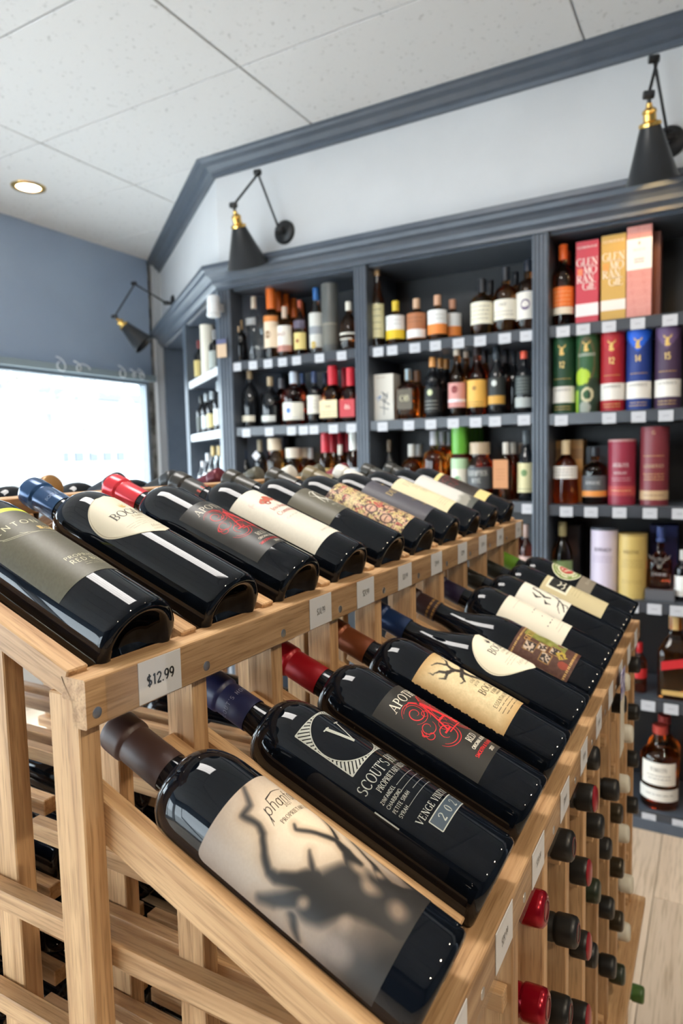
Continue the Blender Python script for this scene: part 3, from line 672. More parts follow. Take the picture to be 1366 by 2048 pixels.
# ---- lower tier, near to far
b = wine('l', 0, 'bx', (64, 43, 38), 'wine bottle with brown capsule and blurred tree-shadow label, nearest on lower tier', GLW, L=.068, rough=.45)
def art(S, V):
    s, v = S/mm, V/mm; q = vnoise(s, v, 14, 11); s2 = s+3*(vnoise(s, v, 11, 1)-.5); v2 = v+3*(vnoise(s, v, 11, 2)-.5)
    lum = np.exp(-((s-4)/56)**2-((v-128)/62)**2)
    c = base(S, (132, 116, 106))+lum[:, None]*np.array((102, 98, 78)); c += (vnoise(s, v, 1.0, 5)-.5)[:, None]*5
    sha = base(S, (36, 33, 30)) + np.clip((v-40)/160, 0, 1)[:, None]*6
    tan = np.array((176, 140, 106.))
    def soft(d, e0): return np.clip(.5-d/e0, 0, 1)**1.0
    d = np.full(s.shape, 99.)
    br = [([(-7, 178), (-15, 166), (-23, 164), (-23, 152), (-25, 144), (-35, 136), (-42, 127), (-42, 119), (-35, 107), (-28, 98)], (1.3, 1.7, 2.2, 2.4, 2.4, 2.6, 2.8, 3.2, 5, 8), 4),
          ([(-5, 131), (-8, 128), (0, 117), (7, 103), (4, 92), (-2, 84)], (.9, 1.4, 1.8, 2.4, 4, 7), 2.6),
          ([(30, 128), (20, 115), (10, 104)], (.5, .9, 1.8), 1.6),
          ([(-15, 112), (-24, 102), (-27, 94)], (.6, 2.4, 6), 3.5),
          ([(-60, 125), (-54, 114), (-45, 104), (-38, 96)], (2.6, 5, 6, 7), 6),
          ([(-36, 90), (-19, 77), (-14, 62), (-10, 40)], (15, 17, 17, 18), 8),
          ([(-55, 98), (-66, 89)], (4, 1.6), 5),
          ([(24, 96), (14, 80), (10, 72), (1, 57), (4, 43), (16, 31)], (.6, 1.4, 3, 6, 9, 12), 3.5),
          ([(34, 110), (36, 90), (30, 70), (26, 40)], (1, 2, 4, 8), 3)]
    A_ = np.zeros(s.shape); H_ = np.zeros(s.shape)
    for p, w_, e in br:
        dd = seg_field(s2, v2, p, w_); A_ = np.maximum(A_, np.clip(.5-dd/e, 0, 1)); H_ = np.maximum(H_, np.clip(.5-(dd-3)/(e*2.2), 0, 1))
    low = np.clip((74-.25*(s+20)-v+14*(vnoise(s, v, 12, 21)-.5))/44, 0, 1); A_ = np.maximum(A_, low*.90)
    for hx, hv, a_, b_ in ((-42, 96, 4.5, 4.5), (-38, 66, 5, 5.5), (-4, 78, 4, 8), (-8, 66, 5, 8), (6, 66, 3.4, 4), (-10, 44, 7, 8), (-59, 103, 5, 6), (-56, 80, 7, 9), (-52, 62, 8, 9), (22, 62, 4, 8), (24, 84, 3, 5)):
        A_ *= 1-.8*np.clip(1.35-np.hypot((s2-hx)/a_, (v2-hv)/b_), 0, 1)*(1 if hx > -45 else .75)
    c = mixc(c, tan*.85, H_*.45*(lum > 0)); c = c*(1-A_[:, None])+sha*A_[:, None]
    return c
def phrows():
    out = []
    for v in np.linspace(30, 180, 151):
        t = max(0, (v-172)/8); d = 6*(1-math.sqrt(max(0, 1-t*t))); out.append((v*mm, (-68+d)*mm, (80-d)*mm))
    return out
lb = lbl(b, 0, 0, 0, 0, None, rows=phrows(), nu=200, art=art)
ik = C(40, 32, 28)
pr(lb, T('phantom', -14, 149, 11.5, 'script', align='l', slant=.25, sx=.9, track=.02)+poly_line([(-.0125, .150), (-.0165, .142)], [.0008, .0003])+poly_line([(-.004, .1605), (.006, .163), (.018, .162)], [.0012, .0007, .0003], 3), ik)
pr(lb, T('2021', 7, 146, 2.8, 'serif', track=.2)+T('PROPRIETARY RED', -11, 138, 3.6, 'serif', align='l', sx=.95, track=.12), C(70, 60, 52))
VOFF[0] = .014
b = wine('l', 1, 'bx', (28, 32, 68), 'wine bottle printed in silver with large letter in a circle, lower tier', GLW, L=.060, rough=.4)
print_mesh('lettering', text("SCOUT'S HONOR", -.012, .262, .0042, 'sans', sx=1.0, track=.3), on_round(.0150+.0016), C(140, 140, 160), b)
q = poly_line([(30*math.cos(math.radians(a))*mm, (151+30*math.sin(math.radians(a)))*mm) for a in range(0, 361, 6)], .0010)
q += frame_lines(-.031, .120, .031, .182, .0010)
for sx_, sy_ in ((-1, 1), (-1, -1), (1, -1), (1, 1)):
    for o in np.arange(-27.6, 29, 4.6):
        pts = [(t, t+o) for t in np.linspace(0, 31, 125) if 0 < t+o < 31 and math.hypot(t, t+o) > 30.5]
        if len(pts) > 3: q += poly_line([(sx_*pts[0][0]*mm, (151+sy_*pts[0][1])*mm), (sx_*pts[-1][0]*mm, (151+sy_*pts[-1][1])*mm)], .0022, 2)
em = print_mesh('emblem', q, on_round(RB), SILVER, b)
print_mesh('lettering', T('V', 0, 139, 26, 'serif', sx=.95), on_round(RB+.0001), SILVER, b)
q = T("SCOUT'S HONOR", 0, 101.5, 10, 'serif', sx=.72, track=.1)+T('PROPRIETARY RED WINE', 0, 93, 5.4, 'serif', sx=.68, track=.1)+T('VENGE VINEYARDS', 0, 52, 6.2, 'serif', sx=.82, track=.12)
for k_, (n_, e_) in enumerate((('ZINFANDEL', 'SEVENTY'), ('CHARBONO', 'NINETEEN'), ('PETITE SIRAH', 'EIGHT'), ('SYRAH', 'THREE'))):
    y_ = 86-k_*6; q += T(n_, -36, y_, 3.4, 'sans', align='l', sx=.8)+T(e_, 36, y_, 3.2, 'sans', align='r', sx=.7)+quads_line(((-36+len(n_)*2.3)*mm, (y_+.4)*mm), ((36-len(e_)*2.3)*mm, (y_+.4)*mm), .0003, .0003, 8)
q += quads_line((-.044, .0895), (-.044, .066), .0012, .0012, 2)
print_mesh('lettering', q, on_round(RB), SILVER, b)
pl_ = label_patch('year_plate', [(v, -.026, .026) for v in (.036, .040, .044, .049)], on_round(RB), C(58, 72, 84, .5), b, 10)
pr(pl_, frame_lines(-.026, .036, .026, .049, .0009), SILVER, name='border'); pr(pl_, T('2023', 0, 38.7, 7.5, 'serif', track=.75), SILVER)
b = wine('l', 2, 'bx', (150, 12, 24), 'dark wine bottle with deep red capsule and red ornate letter, lower tier', GLW, L=.066, rough=.35, metal=.2)
apothic(b)
b = wine('l', 3, 'bx', (126, 66, 36), 'wine bottle with copper capsule and parchment label with gnarled tree, lower tier', GLW, L=.064, rough=.35, metal=.4)
def art(S, V):
    s, v = S/mm, V/mm; e = np.minimum(np.minimum(s+48, 48-s), np.minimum(v-46, 164-v)); c = base(S, (224, 204, 160)); c += ((vnoise(s, v, 5, 3)-.5)*14+(vnoise(s, v, 1.3, 4)-.5)*14)[:, None]
    c = mixc(c, (176, 132, 76), np.clip(1-e/26, 0, 1)**1.5*.7)
    s2, v2 = s+1.6*(vnoise(s, v, 2.5, 5)-.5), v+1.6*(vnoise(s, v, 2.5, 6)-.5); d = np.full(s.shape, 99.)
    for p, w_ in (([(14, 96), (8, 104), (2, 112), (0, 122), (-6, 130)], (3.6, 3, 3.2, 4, 2.6)), ([(-6, 130), (-16, 134), (-20, 142), (-28, 146)], (2.6, 2.2, 1.6, .5)), ([(-16, 134), (-25, 132), (-29, 138)], (1.8, 1.2, .4)), ([(0, 122), (-10, 118), (-14, 112), (-20, 114)], (2.6, 1.8, 1.2, .5)),
                  ([(-6, 130), (-4, 140), (-10, 150), (-18, 154)], (2.4, 1.8, 1.2, .4)), ([(-4, 140), (6, 146), (8, 154)], (1.8, 1.2, .4)), ([(0, 122), (12, 126), (22, 136), (26, 146)], (2.8, 2.2, 1.4, .4)), ([(12, 126), (26, 124), (32, 130)], (2, 1.2, .4)), ([(8, 104), (20, 106), (28, 100)], (2.4, 1.6, .6)), ([(-28, 146), (-30, 152)], (.8, .3))):
        d = np.minimum(d, seg_field(s2, v2, p, w_))
    return mixc(c, (52, 46, 40), np.clip(.5-d/1.2, 0, 1))
def rough_rows():
    return [((46+118*k/150)*mm, (-48+.5*math.sin(k*.47)+.35*math.sin(k*1.13))*mm, (48+.5*math.sin(k*.53))*mm) for k in range(151)]
lb = lbl(b, 0, 0, 0, 0, None, rows=rough_rows(), nu=150, art=art)
pr(lb, T('old', -7, 104, 6, 'script')+T('vine', -6, 98, 6, 'script'), ik); pr(lb, T('BOGLE', 0, 84, 9.5, 'serif', sx=.9, track=.1)+T('FAMILY', 2, 78, 4, 'serif', sx=1.1)+T('VINEYARDS', 3, 74, 2.2, 'sans', sx=1.1)+T('ESSENTIAL RED 2021', 1, 66, 4.6, 'sans', sx=.8, track=.16), C(70, 56, 42)); pr(lb, greek(-28*mm, 28*mm, .0625, 3, .0045, .0007), C(86, 70, 52))
b = wine('l', 4, 'bg', (30, 52, 92), 'burgundy-shaped wine bottle with cream egg label and blue capsule, lower tier', GLW, rough=.3, metal=.3)
bogle(b, RG, 60, 148, 110, 'Petite Sirah')
b = wine('l', 5, 'bg', (52, 34, 36), 'burgundy-shaped wine bottle with brown storybook picture label, lower tier', GLW, rough=.4)
print_mesh('gold_band', [[(x0, z0), (x0+.006, z0), (x0+.006, z0+.0035), (x0, z0+.0035)] for x0 in np.arange(-.046, .045, .0075) for z0 in (.240, .249)], on_round(.0152+.0016), C(150, 112, 60), b)
def art(S, V):
    s, v = S/mm, V/mm; c = base(S, (84, 52, 40)); c += (vnoise(s, v, 3, 7)-.5)[:, None]*20
    gr = (s > -14) & (v > 42) & (v < 104); c = np.where(gr[:, None], base(S, (128, 128, 58))+(vnoise(s, v, 6, 2)-.5)[:, None]*50, c)
    c = mixc(c, (214, 206, 190), (gr & (np.abs(s-8-3*np.sin(v/5)) < 3.4)).astype(float)*.8); c = mixc(c, (104, 40, 50), (np.hypot(s-2, v-52) < 4.5).astype(float)*(vnoise(s, v, 1.5, 4) > .3))
    for fx, fv, w_ in ((-30, 88, 9), (-36, 62, 8), (-22, 72, 7), (-18, 54, 8)):
        ins = (np.abs(s-fx) < w_) & (np.abs(v-fv) < w_); ring = ins & ((np.abs(s-fx) > w_-1.4) | (np.abs(v-fv) > w_-1.4)); n_ = vnoise(s, v, 2.4, int(abs(fx)))
        c = np.where(ins[:, None], base(S, (46, 36, 34))+(n_ > .55)[:, None]*np.array((150, 138, 120)), c); c = mixc(c, (150, 112, 62), ring.astype(float))
    star = (np.abs(s+20)+np.abs(v-44) < 9) & (vnoise(s, v, 2, 3) > .35); c = mixc(c, (176, 150, 58), star.astype(float)); c = mixc(c, (170, 60, 36), (np.hypot((s+34)/6, (v-36)/8) < 1).astype(float)*.7)
    for bv in (28, 107): c = mixc(c, (196, 156, 92), ((np.abs(v-bv) < 1.6) & ((s*1.0 % 3.2) < 2)).astype(float))
    return c
lb = lbl(b, 0, 0, 0, 0, None, RG, rows=[(v*mm, (-52-(110-v)*.05)*mm, 52*mm) for v in np.linspace(22, 112, 110)], nu=120, art=art)
pr(lb, T('SIXTH SENSE', 6, 92, 9, 'serif', sx=.86), C(206, 160, 92), RG)
b = wine('l', 6, 'bx', (34, 28, 52), 'wine bottle with cream label and pale looping script, lower tier', GLW)
lb = lbl(b, -53, 53, 58, 168, C(232, 224, 204, .55)); pr(lb, T('Zin', 0, 88, 34, 'script', bold=.045, sx=1.1), C(112, 104, 100)); pr(lb, greek(-30*mm, 10*mm, .150, 1, .004, .0006)+greek(-30*mm, 20*mm, .076, 2, .005, .0005), C(170, 162, 150))
b = wine('l', 7, 'bx', (30, 30, 26), 'wine bottle with cream label and black bare-branch drawing, lower tier', GLW)
def art(S, V):
    s, v = S/mm, V/mm; c = base(S, (236, 230, 214)); s2, v2 = s+1.4*(vnoise(s, v, 3, 5)-.5), v+1.4*(vnoise(s, v, 3, 6)-.5); d = np.full(s.shape, 99.)
    for p, w_ in (([(-10, 152), (-12, 140), (-18, 128), (-14, 118)], (2, 1.6, 2.6, 1)), ([(-6, 154), (6, 146), (4, 130), (-2, 112), (-14, 96), (-30, 86)], (.8, 1.4, 1.6, 1.6, 1.3, .8)), ([(-2, 112), (8, 100), (10, 88)], (1.4, 1.1, .6)), ([(-14, 96), (-14, 86), (-20, 84)], (1.2, .9, .5)), ([(4, 130), (14, 118), (20, 96)], (1.3, 1, .6)), ([(-20, 150), (-26, 140), (-22, 132)], (.6, 2.2, .6)), ([(-24, 126), (-30, 120), (-28, 112)], (.5, 1.8, .5)), ([(-8, 104), (-26, 100), (-36, 92)], (1, .8, .5))):
        d = np.minimum(d, seg_field(s2, v2, p, w_))
    return mixc(c, (30, 28, 26), np.clip(.5-d/.8, 0, 1))
lb = lbl(b, -54, 54, 83, 172, None, art=art, nu=150, nv=110)
b = wine('l', 8, 'bx', (26, 28, 24), 'wine bottle with tan label framing a small black crest, lower tier', GLW)
lb = lbl(b, -50, 50, 33, 156, C(206, 192, 150, .55))
pr(lb, rect(-.034, .106, .020, .148, 10, 2), C(236, 230, 206), name='crest_frame')
cp = print_mesh('crest_panel', rect(-.029, .110, .020, .144, 10, 2), on_round(RB+.0003), C(34, 34, 32), lb)
print_mesh('crest', poly_line(arc_pts(-.012, .132, .010, .007, 200, 340, 10), .0022)+poly_line(arc_pts(-.004, .124, .010, .007, 190, 330, 10), .0022)+poly_line(arc_pts(-.018, .122, .008, .006, 200, 340, 8), .002), on_round(RB+.00045), C(236, 230, 206), lb)
pr(lb, greek(-30*mm, 24*mm, .098, 3, .006, .0007), C(166, 152, 112))
b = wine('l', 9, 'bx', (96, 140, 36), 'farthest lower-tier wine bottle with green capsule and round green seal', GLW, rough=.35)
def art(S, V):
    s, v = S/mm, V/mm; r_ = np.hypot(s+6, (v-140)); c = base(S, (120, 142, 70)); c = mixc(c, (230, 226, 196), (r_ > 29).astype(float)); c = mixc(c, (226, 220, 190), ((r_ > 15) & (r_ < 19)).astype(float)); c = mixc(c, (226, 220, 190), ((np.abs(r_-23) < 2.6) & (vnoise(s, v, 2, 2) > .5)).astype(float)); c = mixc(c, (186, 50, 54), (r_ < 14).astype(float)); return mixc(c, (226, 220, 190), ((r_ < 11) & (vnoise(s, v, 4, 3) > .6)).astype(float))
lbl(b, 0, 0, 0, 0, None, rows=[((140+31*math.cos(a))*mm, (-6-31*math.sin(a))*mm, (-6+31*math.sin(a))*mm) for a in np.linspace(math.pi-.02, .02, 60)], nu=60, art=art)
lb2 = lbl(b, -52, 44, 76, 107, C(134, 124, 108, .5)); pr(lb2, T('ELOUAN', -8, 88, 6, 'serif'), C(190, 180, 160))
VOFF[0] = 0
# ---- far side of the ridge: only capsules and shoulders show
bk = [(2, (140, 104, 60)), (3, (40, 46, 54)), (4, (44, 46, 48)), (5, (92, 32, 44)), (6, (80, 78, 66)), (7, (196, 192, 182)), (8, (78, 74, 58)), (9, (112, 36, 48))]
bn = ['bronze', 'slate-blue', 'matte black', 'burgundy foil', 'dark olive', 'white', 'olive', 'maroon']
for (i, cc), nme in zip(bk, bn):
    wine('r', i, 'bx', cc, 'wine bottle with %s capsule sloping away behind the ridge of the rack' % nme, 'wine bottles on the far slope of the rack', rough=.35, metal=.3 if nme in ('bronze', 'burgundy foil') else 0, dy=-.012)
# ---- bottles stored in the grid below, necks out
NECK = {2: [(0, 'r'), (1, 'r')], 3: [(0, 'k'), (1, 'k'), (2, 'k')], 4: [(0, 'm'), (1, 'm'), (2, 'm'), (3, 'm')], 5: [(0, 'k'), (1, 'k'), (2, 'g'), (3, 'k')], 6: [(1, 'k'), (2, 'k'), (3, 'k'), (4, 'k')], 7: [(0, 'k'), (2, 'b'), (3, 'b'), (4, 'b'), (5, 'g')], 8: [(0, 'w'), (1, 'w'), (2, 'w'), (3, 'w'), (4, 'w'), (5, 'w')], 9: [(0, 'k'), (1, 'k'), (2, 'k'), (3, 'k')]}
CC = {'r': ((150, 10, 30), 'shiny red', .22, .5), 'k': ((24, 23, 21), 'black', .4, 0), 'm': ((24, 23, 21), 'black red-tipped', .4, 0), 'g': ((34, 42, 26), 'dark green', .35, 0), 'b': ((52, 44, 30), 'bronze-black', .3, .4), 'w': ((206, 200, 182), 'ivory', .5, 0)}
ordn = ['first', 'second', 'third', 'fourth', 'fifth', 'sixth', 'seventh', 'eighth', 'ninth', 'tenth']
def stored(c, lv, key, xb=-.432, dirx=1, where='', xj=0):
    col, nm, rg, mt = CC[key]; y = .3855+.12*c
    b = empty('wine_bottle'); tag(b, '%s-capped wine bottle in %srack grid, %s row down, %s column from near end' % (nm, where, ordn[lv], ordn[c]), 'wine bottle', 'wine bottles stored in the rack grid')
    t = math.radians(3.4); b.matrix_basis = frame_from((dirx*math.cos(t), 0, math.sin(t)), (-dirx*math.sin(t), 0, math.cos(t)), (xb+xj, y, CZ-.457-.1*lv))
    obj('glass', GL['st'], WINE, b); obj('capsule', capsule_mesh('st', col, .06, rg, mt), None, b)
    if key == 'm': obj('capsule_tip', lathe_mesh('tip', [(.0160, .2925), (.0163, .2935), (.0160, .2972), (.013, .2990), (0, .2992)], 28, m=C(140, 26, 36, .3)), None, b)
    elif key in 'kr' and c < 5: obj('capsule_seal', lathe_mesh('seal', [(.0085, .2984), (.0085, .2990), (.0105, .2990), (.0105, .2984)], 24, m=C(96, 40, 40, .4)), None, b)
for c, L_ in NECK.items():
    for lv, key in L_: stored(c, lv, key, xj=random.uniform(-.008, .008) if c < 9 else 0)
for c, lv in [(c, lv) for c in range(6) for lv in range(6) if (c, lv) not in ((0, 4), (2, 5), (4, 3))]: stored(c, lv, 'k', xb=-.665+.02*math.sin(c*2.3+lv*1.7), dirx=-1, where='far-side ')
b = empty('wine_bottle'); tag(b, 'green-capped wine bottle poking out low under the rack ledge', 'wine bottle'); b.matrix_basis = frame_from((1, 0, .02), (0, 0, 1), (-.415, 1.4655, .340))
obj('glass', GL['st'], WINE, b); obj('capsule', capsule_mesh('st', (62, 92, 40), .06, .35, 0), None, b)
# ================================================================== BUILT-IN SHELVING
YS = 2.872
shv = tag(empty('built_in_shelving', (-.7, YW+.17, FZ)), 'tall charcoal built-in liquor shelving with fluted posts and cornice', 'shelving')
XP = [-1.489, -.657, .175]                      # fluted posts between the bays
XB = [(-2.255, -1.522), (-1.456, -.692), (-.622, .14)]
BACKM = noisy('near_black_back', (.014, .015, .018), (.018, .02, .023), 6, .45)  # back panels get a near-black tone, darker than the charcoal elsewhere
box('back_panel', (-2.33, YW+.34, FZ), (XR-.2, YW+.36, 2.39), BACKM, shv)
box('top_panel', (-2.25, YW+.01, 2.375), (.9, YW+.34, 2.389), PAINT, shv)
box('plinth', (-2.30, YS+.004, FZ), (.9, YS+.03, .0), PAINT, shv)
def post(x, y, wd, z0, z1, par, fl=4):
    p = box('fluted_post', (x-wd/2, y-.008, z0), (x+wd/2, y+.33, z1), PAINT, par, .001)
    for k in range(fl):
        xx = -wd/2+wd*(k+.5)/fl; rr = wd/fl*.36
        v, f = [], []
        for z in (z0-(z0+z1)/2+.005, z1-(z0+z1)/2-.005):
            for a in range(7): an = math.pi*a/6; v.append((xx+rr*math.cos(an), -(.338/2)-rr*.8*math.sin(an), z))
        f = [(a, a+1, a+8, a+7) for a in range(6)]
        obj('flute', mesh('flute', v, f, True), PAINT, p)
    return p
for x in XP: post(x, YW, .067, FZ, 2.39, shv)
post(-2.300, YW, .085, FZ, 2.39, shv, 4)
SHZ = [[2.012, 1.664, 1.288, .905, .502, .033]]*2+[[2.012, 1.654, 1.277, .897, .502, .033]]
TAGM = mat('shelf_tag', (.50, .51, .545), .45)
RAILM = mat('shelf_edge', (.05, .055, .065), .25)
TAGS = {(0, 0): (475, 507, 537, 566, 594, 640, 684), (0, 1): (489, 535, 580, 604, 625, 664, 700), (1, 0): (757, 785, 830, 871, 917, 960, 1009, 1052), (1, 1): (763, 816, 860, 905, 950, 989, 1047), (1, 2): (1055,), (2, 0): (1125, 1165, 1216, 1273, 1337), (2, 1): (1122, 1218, 1277, 1332), (2, 2): (1133, 1183, 1241, 1303, 1363), (2, 3): (1268, 1315, 1362), (2, 4): (1305, 1353), (2, 5): (1310, 1375)}
for bi, (x0, x1) in enumerate(XB):
    for si, z in enumerate(SHZ[bi]):
        s = box('shelf', (x0, YS+.012, z-.045), (x1, YW+.338, z), PAINT, shv, .001)
        e = obj('edge_strip', boxmesh(x1-x0, .004, .044, 0, RAILM), RAILM, s, Vector(((x0+x1)/2, YS+.010, z-.0225))-shv.location-s.location)
        for px in TAGS.get((bi, si), ()):
            p = at(px, 800, YS)
            zc = z-.022-(.008 if bi < 2 else .006)
            obj('price_tag', boxmesh(.052, .0012, .042, 0, TAGM), TAGM, s, Vector((p.x, YS+.006, zc))-shv.location-s.location)
            print_mesh('price', greek(p.x-.011, p.x+.011, zc, 1, .004, .004), lambda a, c_: (a-shv.location.x-s.location.x, YS+.0052-shv.location.y-s.location.y, c_-shv.location.z-s.location.z), C(150, 150, 160), s)
corn = [(0, 2.385), (.022, 2.385), (.022, 2.400), (.032, 2.408), (.045, 2.415), (.048, 2.432), (.062, 2.446), (.080, 2.455), (.086, 2.472), (.098, 2.478), (.098, 2.500), (0, 2.500)]
sweep('cornice', corn, [(.9, YW), tuple(P0)], [n1, MIT], PAINT, shv)
# angled unit
ang = tag(empty('built_in_shelving', (P0.x+DA.x*.9, P0.y+DA.y*.9, FZ)), 'charcoal built-in shelving running back at an angle to the window', 'shelving')
IN = -NA
def apt(t, d): q_ = P0+DA*t+IN*d; return (q_.x, q_.y)
def aprism(name, t0, t1, d0, d1, z0, z1, m, par): return prism(name, [apt(t0, d0), apt(t1, d0), apt(t1, d1), apt(t0, d1)], z0, z1, m, par)
aprism('post', 0.0, .10, -.006, .33, FZ, 2.39, PAINT, ang); aprism('post', .96, 1.06, -.006, .33, FZ, 2.39, PAINT, ang); aprism('post', LA-.07, LA-.01, -.004, .33, FZ, 2.39, PAINT, ang)
aprism('back_panel', 0, LA, .34, .36, FZ, 2.39, BACKM, ang); aprism('top_panel', .1, LA-.07, .01, .34, 2.375, 2.389, PAINT, ang); aprism('plinth', 0, LA, .01, .03, FZ, .0, PAINT, ang)
EDGEW = mat('white_edge_strip', (.68, .70, .72), .35)
for z in SHZ[0]:
    for (a, c_) in ((.10, .96),):
        s = aprism('shelf', a, c_, .012, .338, z-.045, z, PAINT, ang)
        q_ = P0+DA*(a+c_)/2-NA*.002
        e = aprism('edge_strip', a, c_, .004, .010, z-.045, z, EDGEW, ang)
sweep('cornice', corn, [tuple(P0), tuple(PE)], [MIT, NA], PAINT, ang)
# ================================================================== SPIRITS ON THE SHELVES
def tint(name, rgb, rough=.03, ior=1.42): return mat(name, rgb, rough, trans=1, ior=ior)
AMB = tint('amber_spirit', (.88, .42, .09)); DAMB = tint('dark_amber_spirit', (.62, .22, .05)); RUB = tint('ruby_spirit', (.72, .13, .05)); CLR = tint('clear_glass', (.82, .86, .86)); SMK = mat('smoky_black_glass', (.008, .009, .011), .06, spec=.6); GRN = mat('green_black_glass', (.010, .02, .012), .06, spec=.6)
STY = {  # (radius, height) fractions; label band; neck start
    'std': ([(.0, .012), (.75, .0), (.93, .004), (1, .02), (1, .58), (.97, .63), (.86, .68), (.6, .725), (.42, .76), (.36, .80), (.35, .97), (.33, 1), (0, 1)], .80),
    'tall': ([(.0, .012), (.75, .0), (.93, .004), (1, .02), (1, .52), (.96, .58), (.8, .65), (.55, .72), (.40, .78), (.37, .82), (.36, .97), (.34, 1), (0, 1)], .80),
    'stout': ([(.0, .012), (.75, .0), (.93, .004), (1, .02), (1, .56), (.97, .62), (.85, .67), (.6, .71), (.36, .735), (.33, .76), (.33, .97), (.31, 1), (0, 1)], .78),
    'bulb': ([(.0, .012), (.7, .0), (.85, .004), (.92, .03), (1, .30), (1, .45), (.9, .58), (.62, .68), (.36, .74), (.30, .80), (.29, .97), (.27, 1), (0, 1)], .82),
    'jar': ([(.0, .012), (.75, .0), (.95, .004), (1, .03), (1, .60), (.95, .66), (.78, .70), (.72, .73), (.72, .80), (.72, 1), (0, 1)], .80),
    'wax': ([(.0, .012), (.75, .0), (.93, .004), (1, .02), (1, .48), (.95, .55), (.75, .61), (.45, .67), (.36, .72), (.35, .97), (.33, 1), (0, 1)], .66),
    'flare': ([(.0, .012), (.8, .0), (.96, .004), (1, .03), (.88, .50), (.84, .60), (.7, .68), (.46, .74), (.32, .78), (.31, .97), (.3, 1), (0, 1)], .80),
}
SPC = {}
PTS = []
def spirit(px, py_top, zb, wpx, sty, glass, cap, label, y=2.962, capfrac=None, labs=(), sq=0, cat='bottle', group=None, capw=1.12, dx=0, name='liquor_bottle', x=None, H=None, R=None, face=0.0):
    p = at(px, py_top, y) if x is None else Vector((x, y, zb+H))
    if H is None: H = p.z-zb
    if R is None: R = wpx/2*(CF.dot(p-Vector((0, 0, CZ))))/FPX
    R = min(R, .075)
    prof, cs = STY[sty]; cs = capfrac or cs
    b = empty(name, (p.x+dx, y, zb)); b.rotation_euler.z = face; tag(b, label, cat, group)
    k = (sty, round(H, 2), round(R, 3), glass.name, sq)
    body = [(r*R, z*H) for r, z in prof]
    ck = (sty, round(H, 3), round(R, 4), glass.name, sq)
    if ck not in SPC: SPC[ck] = lathe_mesh('spirit_glass', body, 28, sq, 1.0, glass)
    obj('glass', SPC[ck], glass, b)
    nr = np.interp(cs+.02, [z for r, z in prof[4:]], [r for r, z in prof[4:]])*R*capw
    if cap is not None: obj('cap', lathe_mesh('cap', [(nr*.98, cs*H), (nr, cs*H+.0005), (nr, H*.995), (nr*.9, H*1.004), (0, H*1.004)], 20, m=C(*cap, .35), sharp=35), None, b)
    RR = R+.0006
    if sq: mp = on_flat(-R-.0006)
    for (v0, v1, hw, colr, *ex) in labs:
        rows = [(v*H, -hw*R*(1.0 if sq else 1.55), hw*R*(1.0 if sq else 1.55)) for v in np.linspace(v0, v1, 4)]
        mpp = on_flat(-R-.0006) if sq else on_round(RR)
        m_ = C(*colr, .5); lb = label_patch('label', rows, mpp, m_, b, 12)
        mq = on_flat(-R-.0011) if sq else on_round(RR+.0005)
        for e in ex:
            if e[0] == 'band': print_mesh('band', [[(a, e[1]*H), (a+hw*R*.31, e[1]*H), (a+hw*R*.31, e[2]*H), (a, e[2]*H)] for a in np.linspace(-hw*R*1.55, hw*R*1.24, 10)], mq, C(*e[3]), lb)
            elif e[0] == 'txt': print_mesh('lettering', text(e[1], 0, e[2]*H, e[3]*H, 'serif', sx=e[5] if len(e) > 5 else 1), mq, C(*e[4]), lb)
            elif e[0] == 'gk': print_mesh('lettering', greek(-hw*R, hw*R, e[1]*H, e[2], e[3]*H, .008*H), mq, C(*e[4]), lb)
            elif e[0] == 'dot': print_mesh('emblem', ellipse(0, e[1]*H, e[2]*H, e[2]*H*1.1), mq, C(*e[3]), lb)
    return b
W1, W2, W3 = (232, 228, 214), (214, 206, 186), (236, 236, 234)
GT, DG = (90, 84, 78), (60, 54, 48)
gk = ('gk', .40, 2, .05, GT)
Z = SHZ[0]; Z3 = SHZ[2]
# --- left bay, top shelf
G = 'bottles on the left bay top shelf'
spirit(480, 641, Z[0], 27, 'stout', SMK, (196, 170, 130), 'short dark bottle with wooden stopper at the left end of left bay top shelf', labs=[(.70, .84, .32, (214, 186, 150))], group=G)
spirit(507, 594, Z[0], 34, 'bulb', CLR, (214, 200, 180), 'clear pear-shaped bottle of amber spirit beside the short dark bottle, left bay', labs=[(.55, .66, .5, (150, 150, 150))], group=G)
spirit(541, 576, Z[0], 31, 'tall', DAMB, (226, 112, 40), 'tall bottle with long orange cap and peach label, front of its row', capfrac=.70, labs=[(.16, .60, .98, (236, 214, 186), ('band', .52, .6, (226, 140, 70)), ('dot', .34, .05, (150, 120, 90)))], group=G)
for k in range(4): spirit(0, 0, Z[0], 31, 'tall', DAMB, (222, 108, 40), '%s orange-capped bottle behind the peach-label bottle, left bay' % ['next', 'third', 'fourth', 'rearmost'][k], y=3.03+.055*k, capfrac=.70, x=at(541, 576, 2.962).x+.012*k, H=at(541, 576, 2.962).z-Z[0]-.012*k, R=.030, group='orange-capped bottles in a row')
spirit(569, 614, Z[0], 32, 'stout', AMB, (206, 180, 160), 'amber bottle with square white and pink label in front of the orange-capped row', labs=[(.12, .62, .95, (236, 230, 220), ('band', .12, .24, (196, 140, 128)), ('txt', 'BULLY', .42, .07, (150, 50, 40), .7))], group=G)
spirit(599.6, 602, Z[0], 27, 'flare', DAMB, (176, 86, 62), 'slim brown bottle with yellow label and rust-red cap, left bay top shelf', capfrac=.88, labs=[(.12, .42, .9, (226, 204, 130), ('dot', .27, .03, (150, 60, 40))), (.5, .64, .8, (96, 88, 104))], group=G)
